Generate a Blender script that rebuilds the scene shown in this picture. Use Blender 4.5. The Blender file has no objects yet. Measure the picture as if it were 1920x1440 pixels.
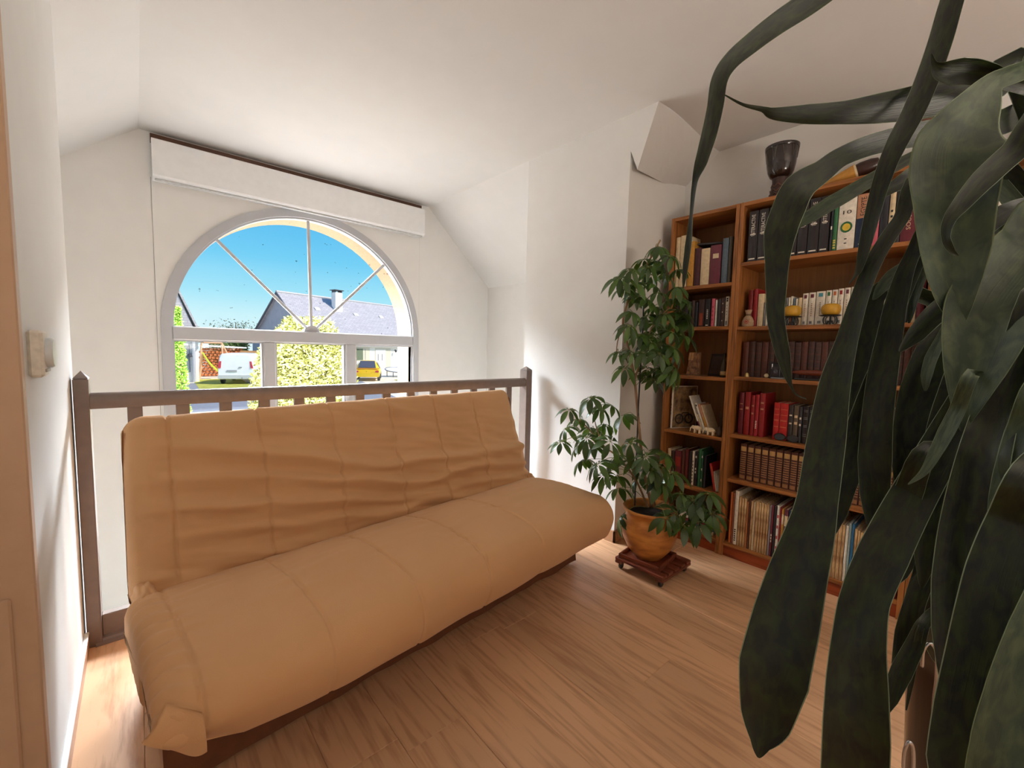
import bpy, math, random
from mathutils import Vector, Matrix, noise
random.seed(7)
sc = bpy.context.scene
col = sc.collection
# ------------------------------------------------------------------ camera
FPX = 800.0
CAM = Vector((0, 0, 1.178))
_y, _p, _r = math.radians(41.29), math.radians(-4.56), math.radians(1.34)
FW = Vector((math.sin(_y)*math.cos(_p), math.cos(_y)*math.cos(_p), math.sin(_p)))
_R0 = Vector((math.cos(_y), -math.sin(_y), 0)); _U0 = _R0.cross(FW)
RT = math.cos(_r)*_R0 + math.sin(_r)*_U0
UP = -math.sin(_r)*_R0 + math.cos(_r)*_U0
cd = bpy.data.cameras.new('camera'); cam = bpy.data.objects.new('camera', cd); col.objects.link(cam)
cd.sensor_width = 36; cd.lens = FPX/1920*36; cd.clip_start = .01; cd.clip_end = 500
m = Matrix((RT, UP, -FW)).transposed().to_4x4(); m.translation = CAM
cam.matrix_world = m
sc.camera = cam
# ------------------------------------------------------------------ view, sky, sun, lamps
sc.view_settings.view_transform = 'Standard'
sc.view_settings.look = 'None'
sc.view_settings.exposure = 0.0
sc.view_settings.gamma = 1.0
sc.view_settings.use_curve_mapping = False
def S(r, g, b):
    f = lambda c: (c/255/12.92) if c/255 <= .04045 else ((c/255+.055)/1.055)**2.4
    return (f(r), f(g), f(b))
w = bpy.data.worlds.new('sky'); sc.world = w; w.use_nodes = True
nt = w.node_tree; nt.nodes.clear()
out = nt.nodes.new('ShaderNodeOutputWorld'); bg = nt.nodes.new('ShaderNodeBackground')
tc = nt.nodes.new('ShaderNodeTexCoord'); sx = nt.nodes.new('ShaderNodeSeparateXYZ'); rp = nt.nodes.new('ShaderNodeValToRGB')
nt.links.new(tc.outputs['Generated'], sx.inputs[0]); nt.links.new(sx.outputs['Z'], rp.inputs[0])
nt.links.new(rp.outputs[0], bg.inputs[0]); nt.links.new(bg.outputs[0], out.inputs[0])
e = rp.color_ramp.elements
e[0].position = 0.0; e[0].color = (*S(226, 250, 255), 1)
e[1].position = 1.0; e[1].color = (*S(36, 116, 216), 1)
for p_, c_ in ((.055, S(205, 245, 253)), (.10, S(166, 232, 251)), (.17, S(118, 210, 248)), (.29, S(74, 180, 240)), (.5, S(54, 154, 233))):
    q = rp.color_ramp.elements.new(p_); q.color = (*c_, 1)
bg.inputs[1].default_value = 1.0
def light(name, kind, energy, color, loc, aim=None, **k):
    l = bpy.data.lights.new(name, kind); l.energy = energy; l.color = color
    o = bpy.data.objects.new(name, l); col.objects.link(o); o.location = loc
    if aim: o.rotation_euler = (Vector(aim)-Vector(loc)).to_track_quat('-Z', 'Y').to_euler()
    for a, b in k.items(): setattr(l, a, b)
    return o
light('sun', 'SUN', 5.2, (1, .93, .82), (8, -8, 12), (0, 0, 0.6), angle=.01)
light('window_daylight_boost', 'AREA', 44000, (.86, .93, 1.0), (1.0, 10.4, 7.9), (1.1, 3.0, 1.0), shape='RECTANGLE', size=14, size_y=6)  # unseen panel outside, added to boost the daylight through the window
light('unseen_room_fill', 'AREA', 56, (1, .88, .76), (1.0, -1.9, 1.1), (1.0, -1.7, 2.6), shape='DISK', size=.9)  # unseen light added behind the camera to brighten ceiling and room
# ------------------------------------------------------------------ helpers
def ray(x, y): return FW + RT*((x-960)/FPX) - UP*((y-720)/FPX)
def at(x, y, d=None, X=None, Y=None, Z=None):
    v = ray(x, y)
    if d is not None: return CAM + v*d
    if X is not None: return CAM + v*((X-CAM.x)/v.x)
    if Y is not None: return CAM + v*((Y-CAM.y)/v.y)
    return CAM + v*((Z-CAM.z)/v.z)
class MB:
    def __init__(s): s.v = []; s.f = []; s.m = []
    def add(s, vs, fs, m=0):
        b = len(s.v); s.v += [tuple(p) for p in vs]
        for f in fs: s.f.append(tuple(b+i for i in f)); s.m.append(m)
        return s
    def box(s, x0, x1, y0, y1, z0, z1, ch=0.0, m=0, M=None):
        if ch <= 0:
            vs = [(x, y, z) for z in (z0, z1) for y in (y0, y1) for x in (x0, x1)]
            fs = [(0, 2, 3, 1), (4, 5, 7, 6), (0, 1, 5, 4), (2, 6, 7, 3), (0, 4, 6, 2), (1, 3, 7, 5)]
        else:
            ch = min(ch, .45*abs(x1-x0), .45*abs(y1-y0), .45*abs(z1-z0))
            vs = []; idx = {}
            for sx in (0, 1):
                for sy in (0, 1):
                    for sz in (0, 1):
                        P = ((x0, x1)[sx], (y0, y1)[sy], (z0, z1)[sz]); d = [ch*(1-2*q) for q in (sx, sy, sz)]
                        for a in range(3):
                            p = [P[i]+d[i] for i in range(3)]; p[a] = P[a]
                            idx[(sx, sy, sz, a)] = len(vs); vs.append(p)
            fs = []
            for a in range(3):
                b, c = [(1, 2), (2, 0), (0, 1)][a]
                for t in (0, 1):
                    q = []
                    for (i, j) in ((0, 0), (1, 0), (1, 1), (0, 1)):
                        k = [0, 0, 0]; k[a] = t; k[b] = i; k[c] = j; q.append(idx[(*k, a)])
                    fs.append(tuple(q) if t else tuple(q[::-1]))
                for i in (0, 1):
                    for j in (0, 1):
                        k0 = [0, 0, 0]; k1 = [0, 0, 0]; k0[b] = k1[b] = i; k0[c] = k1[c] = j; k0[a] = 0; k1[a] = 1
                        q = (idx[(*k0, b)], idx[(*k1, b)], idx[(*k1, c)], idx[(*k0, c)])
                        fs.append(q if (i ^ j) == 0 else q[::-1])
            for k in ((x, y, z) for x in (0, 1) for y in (0, 1) for z in (0, 1)):
                q = tuple(idx[(*k, a)] for a in range(3))
                fs.append(q if sum(k) % 2 else q[::-1])
        if M: vs = [M @ Vector(p) for p in vs]
        return s.add(vs, fs, m)
    def tube(s, pts, r, n=8, m=0, cap=True):
        pts = [Vector(p) for p in pts]; N = len(pts)
        rr = r if isinstance(r, (list, tuple)) else [r]*N
        ref = Vector((0, 0, 1)); T0 = (pts[1]-pts[0]).normalized()
        if abs(T0.z) > .9: ref = Vector((1, 0, 0))
        nrm = T0.cross(ref).normalized(); vs = []
        for i, p in enumerate(pts):
            T = (pts[min(i+1, N-1)]-pts[max(i-1, 0)]).normalized()
            nrm = (nrm - T*nrm.dot(T)); nrm = nrm.normalized() if nrm.length > 1e-6 else T.orthogonal().normalized()
            b = T.cross(nrm)
            for k in range(n):
                a = 2*math.pi*k/n; vs.append(p+(nrm*math.cos(a)+b*math.sin(a))*rr[i])
        fs = [(i*n+k, i*n+(k+1) % n, (i+1)*n+(k+1) % n, (i+1)*n+k) for i in range(N-1) for k in range(n)]
        if cap: fs += [tuple(range(n))[::-1], tuple((N-1)*n+k for k in range(n))]
        return s.add(vs, fs, m)
    def lathe(s, prof, n=24, c=(0, 0, 0), m=0, M=None, a0=0):
        vs = []
        for r, z in prof:
            for k in range(n):
                a = a0+2*math.pi*k/n; vs.append(Vector((r*math.cos(a), r*math.sin(a), z)))
        if M: vs = [M @ q for q in vs]
        c = Vector(c); vs = [q+c for q in vs]; N = len(prof)
        fs = [(i*n+k, i*n+(k+1) % n, (i+1)*n+(k+1) % n, (i+1)*n+k) for i in range(N-1) for k in range(n)]
        if prof[0][0] > 1e-5: fs.append(tuple(range(n))[::-1])
        if prof[-1][0] > 1e-5: fs.append(tuple((N-1)*n+k for k in range(n)))
        return s.add(vs, fs, m)
    def poly(s, pts, m=0): return s.add(pts, [tuple(range(len(pts)))], m)
    def prism(s, pts, ext, m=0):
        """closed polygon (3-D points) extruded by the vector ext"""
        ext = Vector(ext); n = len(pts); P = [Vector(p) for p in pts]
        fs = [tuple(range(n))[::-1], tuple(range(n, 2*n))]+[(i, (i+1) % n, n+(i+1) % n, n+i) for i in range(n)]
        return s.add(P+[p+ext for p in P], fs, m)
    def grid(s, fn, nu, nv, m=0, closed_v=False):
        vs = [fn(i/nu, j/nv) for i in range(nu+1) for j in range(nv if closed_v else nv+1)]
        w_ = nv if closed_v else nv+1
        fs = [(i*w_+j, (i+1)*w_+j, (i+1)*w_+(j+1) % w_, i*w_+(j+1) % w_) for i in range(nu) for j in range(nv)]
        return s.add(vs, fs, m)
ORG = {}
def org(o): return ORG.get(o.name, Vector((0, 0, 0)))
def build(name, mb, mats, parent=None, smooth=False, loc=None):
    """one mesh object; vertices are given in world space, stored relative to the parent's origin (or to loc)"""
    off = org(parent) if parent else Vector((0, 0, 0))
    if loc is not None: off = off if parent else Vector(loc)
    me = bpy.data.meshes.new(name)
    me.from_pydata([(p[0]-off.x, p[1]-off.y, p[2]-off.z) for p in mb.v], [], mb.f)
    mats = mats if isinstance(mats, (list, tuple)) else [mats]
    for a in mats: me.materials.append(a)
    me.polygons.foreach_set('material_index', mb.m)
    if smooth:
        me.polygons.foreach_set('use_smooth', [True]*len(mb.f))
        if smooth != 'all':
            me.set_sharp_from_angle(angle=math.radians(smooth if smooth is not True else 40))
    me.update()
    o = bpy.data.objects.new(name, me); col.objects.link(o)
    ORG[o.name] = off
    if parent: o.parent = parent
    elif loc is not None: o.location = loc
    return o
def tag(o, label=None, cat=None, group=None, kind=None):
    if label: o['label'] = label
    if cat: o['category'] = cat
    if group: o['group'] = group
    if kind: o['kind'] = kind
    return o
def thing(name, label, cat, loc=(0, 0, 0), group=None):
    o = bpy.data.objects.new(name, None); col.objects.link(o); o.location = loc; o.empty_display_size = .05
    ORG[o.name] = Vector(loc); return tag(o, label, cat, group)
def struct(name, mb, mats, **k): return tag(build(name, mb, mats, **k), kind='structure')
def dup(root, parent=None):
    c = root.copy(); col.objects.link(c)
    if parent: c.parent = parent
    for ch in list(root.children): dup(ch, c)
    return c
# ------------------------------------------------------------------ materials
def newmat(name):
    a = bpy.data.materials.new(name); a.use_nodes = True
    return a, a.node_tree, a.node_tree.nodes['Principled BSDF']
def mat(name, c, rough=.6, var=.12, scale=30, bump=0.0, bscale=None, metal=0, spec=.5, stretch=(1, 1, 1), coat=0, dark=None):
    """principled surface with a noise between two tones of the colour and optional fine relief"""
    a, t, b = newmat(name); N = t.nodes; L = t.links
    b.inputs['Roughness'].default_value = rough; b.inputs['Metallic'].default_value = metal
    b.inputs['Specular IOR Level'].default_value = spec; b.inputs['Coat Weight'].default_value = coat
    tc = N.new('ShaderNodeTexCoord'); mp = N.new('ShaderNodeMapping'); L.new(tc.outputs['Object'], mp.inputs[0])
    mp.inputs['Scale'].default_value = stretch
    nz = N.new('ShaderNodeTexNoise'); nz.inputs['Scale'].default_value = scale; nz.inputs['Detail'].default_value = 5
    L.new(mp.outputs[0], nz.inputs[0])
    r = N.new('ShaderNodeValToRGB'); L.new(nz.outputs[0], r.inputs[0]); L.new(r.outputs[0], b.inputs['Base Color'])
    d = dark or tuple(x*(1-var) for x in c)
    r.color_ramp.elements[0].position = .3; r.color_ramp.elements[1].position = .7
    r.color_ramp.elements[0].color = (*d, 1); r.color_ramp.elements[1].color = (*[min(1, x*(1+var*.6)) for x in c], 1)
    if bump:
        n2 = N.new('ShaderNodeTexNoise'); n2.inputs['Scale'].default_value = bscale or scale*4; n2.inputs['Detail'].default_value = 3
        L.new(mp.outputs[0], n2.inputs[0])
        bp = N.new('ShaderNodeBump'); bp.inputs['Strength'].default_value = bump; bp.inputs['Distance'].default_value = .002
        L.new(n2.outputs[0], bp.inputs['Height']); L.new(bp.outputs[0], b.inputs['Normal'])
    return a
def wood(name, c, dark, axis='Y', rough=.42, rings=6., per_object=True, fine=60., bump=.06, spec=.4, coat=0.):
    """grain stretched along one axis of the piece, each piece cut from another spot"""
    a, t, b = newmat(name); N = t.nodes; L = t.links
    b.inputs['Roughness'].default_value = rough; b.inputs['Specular IOR Level'].default_value = spec; b.inputs['Coat Weight'].default_value = coat
    tc = N.new('ShaderNodeTexCoord'); mp = N.new('ShaderNodeMapping')
    sc_ = {'X': (.07, 1, 1), 'Y': (1, .07, 1), 'Z': (1, 1, .07)}[axis]; mp.inputs['Scale'].default_value = sc_
    if per_object:
        oi = N.new('ShaderNodeObjectInfo'); vm = N.new('ShaderNodeVectorMath'); vm.operation = 'MULTIPLY_ADD'
        cx = N.new('ShaderNodeCombineXYZ')
        for i, k in enumerate((7.3, 31.7, 3.1)):
            mu = N.new('ShaderNodeMath'); mu.operation = 'MULTIPLY'; mu.inputs[1].default_value = k
            L.new(oi.outputs['Random'], mu.inputs[0]); L.new(mu.outputs[0], cx.inputs[i])
        vm.inputs[1].default_value = (1, 1, 1); L.new(tc.outputs['Object'], vm.inputs[0]); L.new(cx.outputs[0], vm.inputs[2])
        L.new(vm.outputs[0], mp.inputs[0])
    else: L.new(tc.outputs['Object'], mp.inputs[0])
    n1 = N.new('ShaderNodeTexNoise'); n1.inputs['Scale'].default_value = rings; n1.inputs['Detail'].default_value = 2; n1.inputs['Distortion'].default_value = .4
    L.new(mp.outputs[0], n1.inputs[0])
    ml = N.new('ShaderNodeMath'); ml.operation = 'MULTIPLY'; ml.inputs[1].default_value = 9.; L.new(n1.outputs[0], ml.inputs[0])
    fr = N.new('ShaderNodeMath'); fr.operation = 'PINGPONG'; fr.inputs[1].default_value = .5; L.new(ml.outputs[0], fr.inputs[0])
    n2 = N.new('ShaderNodeTexNoise'); n2.inputs['Scale'].default_value = fine; n2.inputs['Detail'].default_value = 5; L.new(mp.outputs[0], n2.inputs[0])
    mx = N.new('ShaderNodeMath'); mx.operation = 'MULTIPLY_ADD'; mx.inputs[1].default_value = .75
    L.new(fr.outputs[0], mx.inputs[0]); L.new(n2.outputs[0], mx.inputs[2])
    r = N.new('ShaderNodeValToRGB'); L.new(mx.outputs[0], r.inputs[0])
    r.color_ramp.elements[0].position = .38; r.color_ramp.elements[0].color = (*dark, 1)
    r.color_ramp.elements[1].position = .72; r.color_ramp.elements[1].color = (*c, 1)
    if per_object:
        hv = N.new('ShaderNodeHueSaturation'); mr = N.new('ShaderNodeMapRange'); mr.inputs[3].default_value = .9; mr.inputs[4].default_value = 1.08
        L.new(oi.outputs['Random'], mr.inputs[0]); L.new(mr.outputs[0], hv.inputs['Value']); L.new(r.outputs[0], hv.inputs['Color']); L.new(hv.outputs[0], b.inputs['Base Color'])
    else: L.new(r.outputs[0], b.inputs['Base Color'])
    bp = N.new('ShaderNodeBump'); bp.inputs['Strength'].default_value = bump; bp.inputs['Distance'].default_value = .002
    L.new(mx.outputs[0], bp.inputs['Height']); L.new(bp.outputs[0], b.inputs['Normal'])
    return a
_cm = {}
def cmat(r, g, b, rough=.5, var=.15, scale=60):
    k = (r, g, b, rough)
    if k not in _cm: _cm[k] = mat('tone_%d_%d_%d' % (r, g, b), S(r, g, b), rough, var, scale)
    return _cm[k]
WALL = mat('wall_paint', S(228, 226, 222), .85, .02, 8, .12, 500)
CEIL = mat('ceiling_paint', S(214, 211, 207), .9, .02, 6, .1, 400)
WHITE = mat('white_lacquer', S(236, 236, 236), .35, .03, 20)
WINF = mat('white_frame_plastic', S(180, 180, 183), .3, .02, 20)
STONE = mat('beige_render', S(166, 138, 108), .9, .12, 60, .3, 200)
PLANK = wood('laminate_oak', S(218, 172, 132), S(190, 144, 108), 'Y', .38, 7, True, 90, .04)
SKIRT = wood('skirting_laminate', S(178, 134, 100), S(138, 96, 64), 'Y', .4, 7, False, 70)
TAUPE = mat('taupe_paint', S(122, 106, 98), .4, .1, 25, .05)
SHELFW = wood('bookcase_veneer', S(168, 108, 56), S(120, 72, 34), 'Y', .4, 10, False, 90, .04)
SHELFZ = wood('bookcase_veneer_upright', S(168, 108, 56), S(120, 72, 34), 'Z', .4, 10, False, 90, .04)
BACKW = mat('bookcase_backboard', S(142, 94, 48), .6, .2, 60, stretch=(1, 1, .06))
KICK = wood('bookcase_plinth', S(150, 66, 30), S(110, 44, 20), 'Y', .4, 10, False, 90)
PAPER = mat('paper_edges', S(226, 212, 184), .8, .1, 40)
GOLD = mat('gilt_print', S(214, 178, 96), .35, .1, 80, metal=.5)
PRINTW = cmat(232, 224, 208); PRINTK = cmat(34, 30, 30)
BLACKM = mat('black_iron', S(28, 26, 26), .4, .1, 30)
# ------------------------------------------------------------------ the room shell
WY = 3.787; ZC = 2.55; XL, XC, XW = -.19, 2.19, 2.85
AX, AZ, AR = 1.102, 1.283, .918           # arch of the window
def ceil_far(x): return min(ZC, ZC-.776*(.056-x), ZC-.928*(x-2.19))
mb = MB()
mb.poly([(-2.5, -2.8, ZC), (XC, -2.8, ZC), (XC, 1.334, ZC), (-2.5, 1.334, ZC)])
mb.poly([(.056, 1.334, ZC), (XC, 1.334, ZC), (XC, WY, ZC), (.056, WY, ZC)])
mb.poly([(.056, 1.2, ZC), (.056, WY, ZC), (-.8, WY, ZC-.776*.856), (-.8, 1.2, ZC-.776*.856)])
mb.poly([(XC, 2.364, ZC), (2.98, 2.364, ZC-.928*.79), (2.98, WY, ZC-.928*.79), (XC, WY, ZC)])
def cove(u, v):
    x = XC+(XW-XC)*u; s = max(0, (u-.1)/.9); s = s*s*(3-2*s)
    return (x, -2.8+(1.334-.05*u+2.8)*v, ZC-.074*s)
mb.grid(cove, 12, 2)
struct('ceiling', mb, CEIL, smooth='all' if 0 else False)
# cheek of the dormer, the low wall under the roof slope and the slope itself
cheek = [(1.50, 0), (2.364, 0), (2.364, ZC), (1.334, ZC), (1.45, 2.224), (1.50, 2.345)]
mb = MB(); mb.poly([(XC, y, z) for y, z in cheek])
mb.poly([(XC, 2.364, -2.6), (2.98, 2.364, -2.6), (2.98, 2.364, ZC-.73), (XC, 2.364, ZC)])
mb.poly([(XC, 2.30, -2.6), (XC, 2.364, -2.6), (XC, 2.364, 0), (XC, 2.30, 0)])
struct('wall_cheek', mb, WALL)
mb = MB(); mb.poly([(XC, 1.50, 0), (XW, 1.50, 0), (XW, 1.50, 2.36), (XC, 1.50, 2.345)])
mb.poly([(XC, 1.50, 2.345), (XW, 1.50, 2.36), (XW, 1.535, 2.29), (XC, 1.45, 2.224)])
struct('wall_knee', mb, WALL)
mb = MB(); mb.grid(lambda u, v: (XC+(XW-XC)*u, (1.334-.05*u)*(1-v)+(1.45+.085*u)*v, cove(u, 0)[2]*(1-v)+(2.224+.066*u)*v), 8, 4)
struct('ceiling_slope', mb, CEIL)
mb = MB(); mb.poly([(XW, -2.8, 0), (XW, 1.56, 0), (XW, 1.56, ZC), (XW, -2.8, ZC)])
struct('wall_right', mb, WALL)
mb = MB(); mb.box(-.74, XL, 1.415, 2.33, 0, 2.45); mb.box(-.78, -.74, 2.2, WY, -2.6, 2.1)
struct('wall_left', mb, WALL)
mb = MB(); mb.box(2.94, 2.98, 2.364, WY, -2.6, 2.0); struct('wall_recess', mb, WALL)
mb = MB(); mb.poly([(-2.5, -2.8, 0), (XW, -2.8, 0), (XW, -2.8, ZC), (-2.5, -2.8, ZC)]); struct('wall_back', mb, WALL)
mb = MB(); mb.poly([(-2.5, -2.8, 0), (-2.5, 1.45, 0), (-2.5, 1.45, ZC), (-2.5, -2.8, ZC)])
mb.poly([(-2.5, 1.45, 0), (-.74, 1.45, 0), (-.74, 1.45, ZC), (-2.5, 1.45, ZC)]); struct('wall_landing', mb, WALL)
ZS = -.2                                                      # sill of the window
def wall_with_arch(mb, y, x0, x1, zlo, ztop, R, xa, xb):
    xs = sorted(set([x0, x1, xa, xb, .056, 2.19]+[AX+R*math.cos(math.pi*k/40) for k in range(41)]))
    xs = [x for x in xs if x0-1e-6 <= x <= x1+1e-6]
    az = lambda x: AZ+math.sqrt(max(0, R*R-(x-AX)**2))
    for a, b in zip(xs, xs[1:]):
        mid = (a+b)/2
        if AX-R < mid < AX+R:
            mb.poly([(a, y, az(a)), (b, y, az(b)), (b, y, ztop(b)), (a, y, ztop(a))])
            if zlo < ZS: mb.poly([(a, y, zlo), (b, y, zlo), (b, y, ZS), (a, y, ZS)])
        else: mb.poly([(a, y, zlo), (b, y, zlo), (b, y, ztop(b)), (a, y, ztop(a))])
def arch_path(R, y):
    return [(AX-R, y, ZS)]+[(AX-R*math.cos(math.pi*k/48), y, AZ+R*math.sin(math.pi*k/48)) for k in range(49)]+[(AX+R, y, ZS)]
mb = MB(); wall_with_arch(mb, WY, -.8, 3.0, -2.6, ceil_far, AR, AX-AR, AX+AR); struct('wall_far', mb, WALL)
mb = MB()
A_, B_, C_ = arch_path(AR+.03, 3.84), arch_path(AR+.0, 4.10), arch_path(AR+.0, WY)
for i in range(len(A_)-1): mb.poly([A_[i], A_[i+1], B_[i+1], B_[i]])
mb.poly([(AX-AR, 3.84, ZS), (AX+AR, 3.84, ZS), (AX+AR, 4.14, ZS-.02), (AX-AR, 4.14, ZS-.02)])
wall_with_arch(mb, 4.10, -1.2, 3.4, -2.6, lambda x: 2.75, AR, AX-AR, AX+AR)
struct('wall_far_reveal', mb, STONE)
mb = MB(); wall_with_arch(mb, WY-.005, .107, 2.087, ZS, lambda x: 2.262, AR+.055, .107, 2.087)
mb.poly([(.107, WY, ZS), (.107, WY-.005, ZS), (.107, WY-.005, 2.262), (.107, WY, 2.262)]); mb.poly([(2.087, WY, ZS), (2.087, WY-.005, ZS), (2.087, WY-.005, 2.262), (2.087, WY, 2.262)])
struct('trim_1', mb, WALL)
mb = MB(); mb.box(.104, .1065, WY-.001, WY+.001, -1, 2.262); mb.box(2.0875, 2.090, WY-.001, WY+.001, -1, 2.25)
struct('trim_2', mb, cmat(150, 148, 144))
mb = MB(); mb.box(.11, 2.10, 3.765, 3.786, 2.48, 2.536); struct('trim_3', mb, cmat(96, 62, 44))
# roller shutter box above the arch
sb = thing('shutter_box', 'long white roller shutter box above the arched window', 'shutter box', (1.1, 3.74, 2.36))
prof = [(3.785, 2.487), (3.70, 2.487), (3.698, 2.484), (3.70, 2.262), (3.706, 2.250), (3.72, 2.243), (3.785, 2.238)]
mb = MB(); mb.prism([(.118, y, z) for y, z in prof], (1.974, 0, 0)); build('casing', mb, WHITE, sb)
for x in (.113, 2.092):
    mb = MB(); mb.prism([(x, y-.001, z) for y, z in prof], (.008, 0, 0)); build('end_cap', mb, WHITE, sb)
mb = MB(); mb.box(.125, 2.085, 3.715, 3.735, 2.230, 2.2425, .003); build('slot_strip', mb, cmat(196, 196, 194), sb)
# the arched window
win = thing('window_1', None, None, (AX, 3.80, AZ)); win['kind'] = 'structure'
def ring(mb, R0, R1, y0, y1, straight=True):
    P0, P1 = arch_path(R0, 0), arch_path(R1, 0)
    if not straight: P0, P1 = P0[1:-1], P1[1:-1]
    for i in range(len(P0)-1):
        a, b, c, d = P0[i], P0[i+1], P1[i+1], P1[i]
        q = [(p[0], y, p[2]) for y in (y0, y1) for p in (a, b, c, d)]
        mb.add(q, [(0, 1, 2, 3), (4, 7, 6, 5), (0, 4, 5, 1), (3, 2, 6, 7)])
mb = MB(); ring(mb, AR, AR+.058, WY-.017, 3.84); build('window_frame', mb, WINF, win, smooth=30)
mb = MB(); ring(mb, AR-.012, AR+.002, WY+.005, 3.845); build('sash_bead', mb, WINF, win, smooth=30)
mb = MB(); mb.box(AX-AR, AX+AR, WY-.020, 3.85, 1.193, 1.290, .008); build('transom', mb, WINF, win)
for a, b in ((.740, .823), (1.373, 1.463)):
    mb = MB(); mb.box(a, b, WY-.016, 3.848, ZS, 1.196, .008); build('mullion', mb, WINF, win)
for a, b in ((.184, .740), (.823, 1.373), (1.463, 2.020)):
    mb = MB(); t = .012
    mb.box(a, a+t, 3.795, 3.845, ZS, 1.196); mb.box(b-t, b, 3.795, 3.845, ZS, 1.196); mb.box(a+t, b-t, 3.795, 3.845, 1.184, 1.194); mb.box(a+t, b-t, 3.795, 3.845, ZS, ZS+.06)
    build('sash', mb, WINF, win)
for ang in (45.5, 91, 135):
    c, s = math.cos(math.radians(ang)), math.sin(math.radians(ang)); mb = MB()
    M = Matrix.Translation((AX, 3.812, AZ)) @ Matrix.Rotation(-math.radians(ang), 4, 'Y')
    mb.box(.05, AR+.0, -.007, .007, -.0115, .0115, .003, 0, M); build('muntin', mb, WINF, win)
mb = MB(); mb.prism([(AX+.062*math.cos(math.pi*k/16), 3.795, 1.287+.055*math.sin(math.pi*k/16)) for k in range(17)], (0, .035, 0)); build('hub', mb, WINF, win)
GLASS, t, b = newmat('window_glass'); N = t.nodes; L = t.links
N.remove(b); o_ = [n for n in N if n.type == 'OUTPUT_MATERIAL'][0]
tr = N.new('ShaderNodeBsdfTransparent'); gl = N.new('ShaderNodeBsdfGlossy'); gl.inputs['Roughness'].default_value = .02
df = N.new('ShaderNodeBsdfDiffuse'); df.inputs[0].default_value = (.06, .09, .12, 1)
m1 = N.new('ShaderNodeMixShader'); m1.inputs[0].default_value = .015; m2 = N.new('ShaderNodeMixShader')
tcg = N.new('ShaderNodeTexCoord'); ng = N.new('ShaderNodeTexNoise'); ng.inputs['Scale'].default_value = 34; ng.inputs['Detail'].default_value = 1
rg = N.new('ShaderNodeValToRGB'); rg.color_ramp.elements[0].position = .755; rg.color_ramp.elements[1].position = .80; rg.color_ramp.elements[1].color = (.6, .6, .6, 1)
L.new(tcg.outputs['Object'], ng.inputs[0]); L.new(ng.outputs[0], rg.inputs[0]); L.new(rg.outputs[0], m2.inputs[0])
L.new(tr.outputs[0], m1.inputs[1]); L.new(gl.outputs[0], m1.inputs[2]); L.new(m1.outputs[0], m2.inputs[1]); L.new(df.outputs[0], m2.inputs[2]); L.new(m2.outputs[0], o_.inputs[0])
mb = MB(); mb.poly([(AX+AR*math.cos(math.pi*k/48), 3.822, AZ+AR*math.sin(math.pi*k/48)) for k in range(49)]); build('fanlight_pane', mb, GLASS, win)
for a, b in ((.184, .740), (.823, 1.373), (1.463, 2.020)):
    mb = MB(); mb.poly([(a, 3.822, ZS), (b, 3.822, ZS), (b, 3.822, 1.2), (a, 3.822, 1.2)]); build('pane', mb, GLASS, win)
# floors: boarded mezzanine and the floor of the room below
mb = MB(); mb.box(-2.5, XW, -2.8, 2.30, -.25, -.009); mb.box(-2.5, -.6, -2.8, 1.45, -.009, 0); mb.box(-.6, XW, -2.8, -.62, -.009, 0)
floor = struct('floor', mb, PLANK)
PW = .192; rnd = random.Random(3); base = None
x = -.6
while x < XW-.01:
    w_ = min(PW, XW-x); y = -.62+rnd.uniform(-1.1, 0)
    while y < 2.30:
        y0, y1 = max(y, -.62), min(y+1.38, 2.30); y += 1.38
        if y1-y0 < .02 or (x+w_ < XL-.02 and y0 > 1.45): continue
        if base is None or abs(w_-PW) > 1e-4:
            mb = MB(); mb.box(-w_/2+.0003, w_/2-.0003, -.69+.0003, .69-.0003, -.009, 0, .0014); o = build('floor_plank', mb, PLANK)
            if base is None: base = o
        else: o = base.copy(); col.objects.link(o)
        o.parent = floor; o.location = (x+w_/2, (y0+y1)/2, 0); o.scale = (1, (y1-y0)/1.38, 1)
    x += PW
mb = MB(); mb.box(-2.5, 3.0, 2.2, 4.1, -2.65, -2.6); struct('floor_below', mb, mat('pale_tiles', S(222, 214, 200), .5, .06, 3))
# skirting boards
mb = MB(); mb.box(XL, XL+.012, 1.42, 2.21, 0, .062, .002); bl = struct('baseboard_left', mb, SKIRT)
mb = MB(); mb.box(XL, XL+.014, 1.42, 2.21, .062, .070, .002); build('top_bead', mb, WHITE, bl)
mb = MB(); mb.box(XC-.013, XC, 1.487, 2.21, 0, .075, .002); struct('baseboard_cheek', mb, SKIRT)
mb = MB(); mb.box(XC-.013, 2.50, 1.487, 1.50, 0, .075, .002); struct('baseboard_knee', mb, SKIRT)
# door leaf folded back against the end of the left wall
dr = thing('door_1', None, None, (-.6, 1.39, 0)); dr['kind'] = 'structure'
DOORP = mat('door_paint', S(200, 166, 136), .5, .04, 20)
xp = at(20, 1122, Y=1.372).x; zp = at(20, 1122, Y=1.372).z
mb = MB(); mb.box(-1.02, XL+.002, 1.375, 1.414, .008, 2.04, .003); build('door_leaf', mb, DOORP, dr)
for z0, z1 in ((.14, zp), (zp+.14, 1.9)):
    if z0 > .3: continue
    mb = MB(); mb.box(-.93, xp, 1.366, 1.376, z0, z1, .004); build('door_panel', mb, DOORP, dr)
    mb = MB(); mb.box(-.88, xp-.045, 1.361, 1.368, z0+.045, z1-.045, .006); build('door_panel', mb, DOORP, dr)
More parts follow.
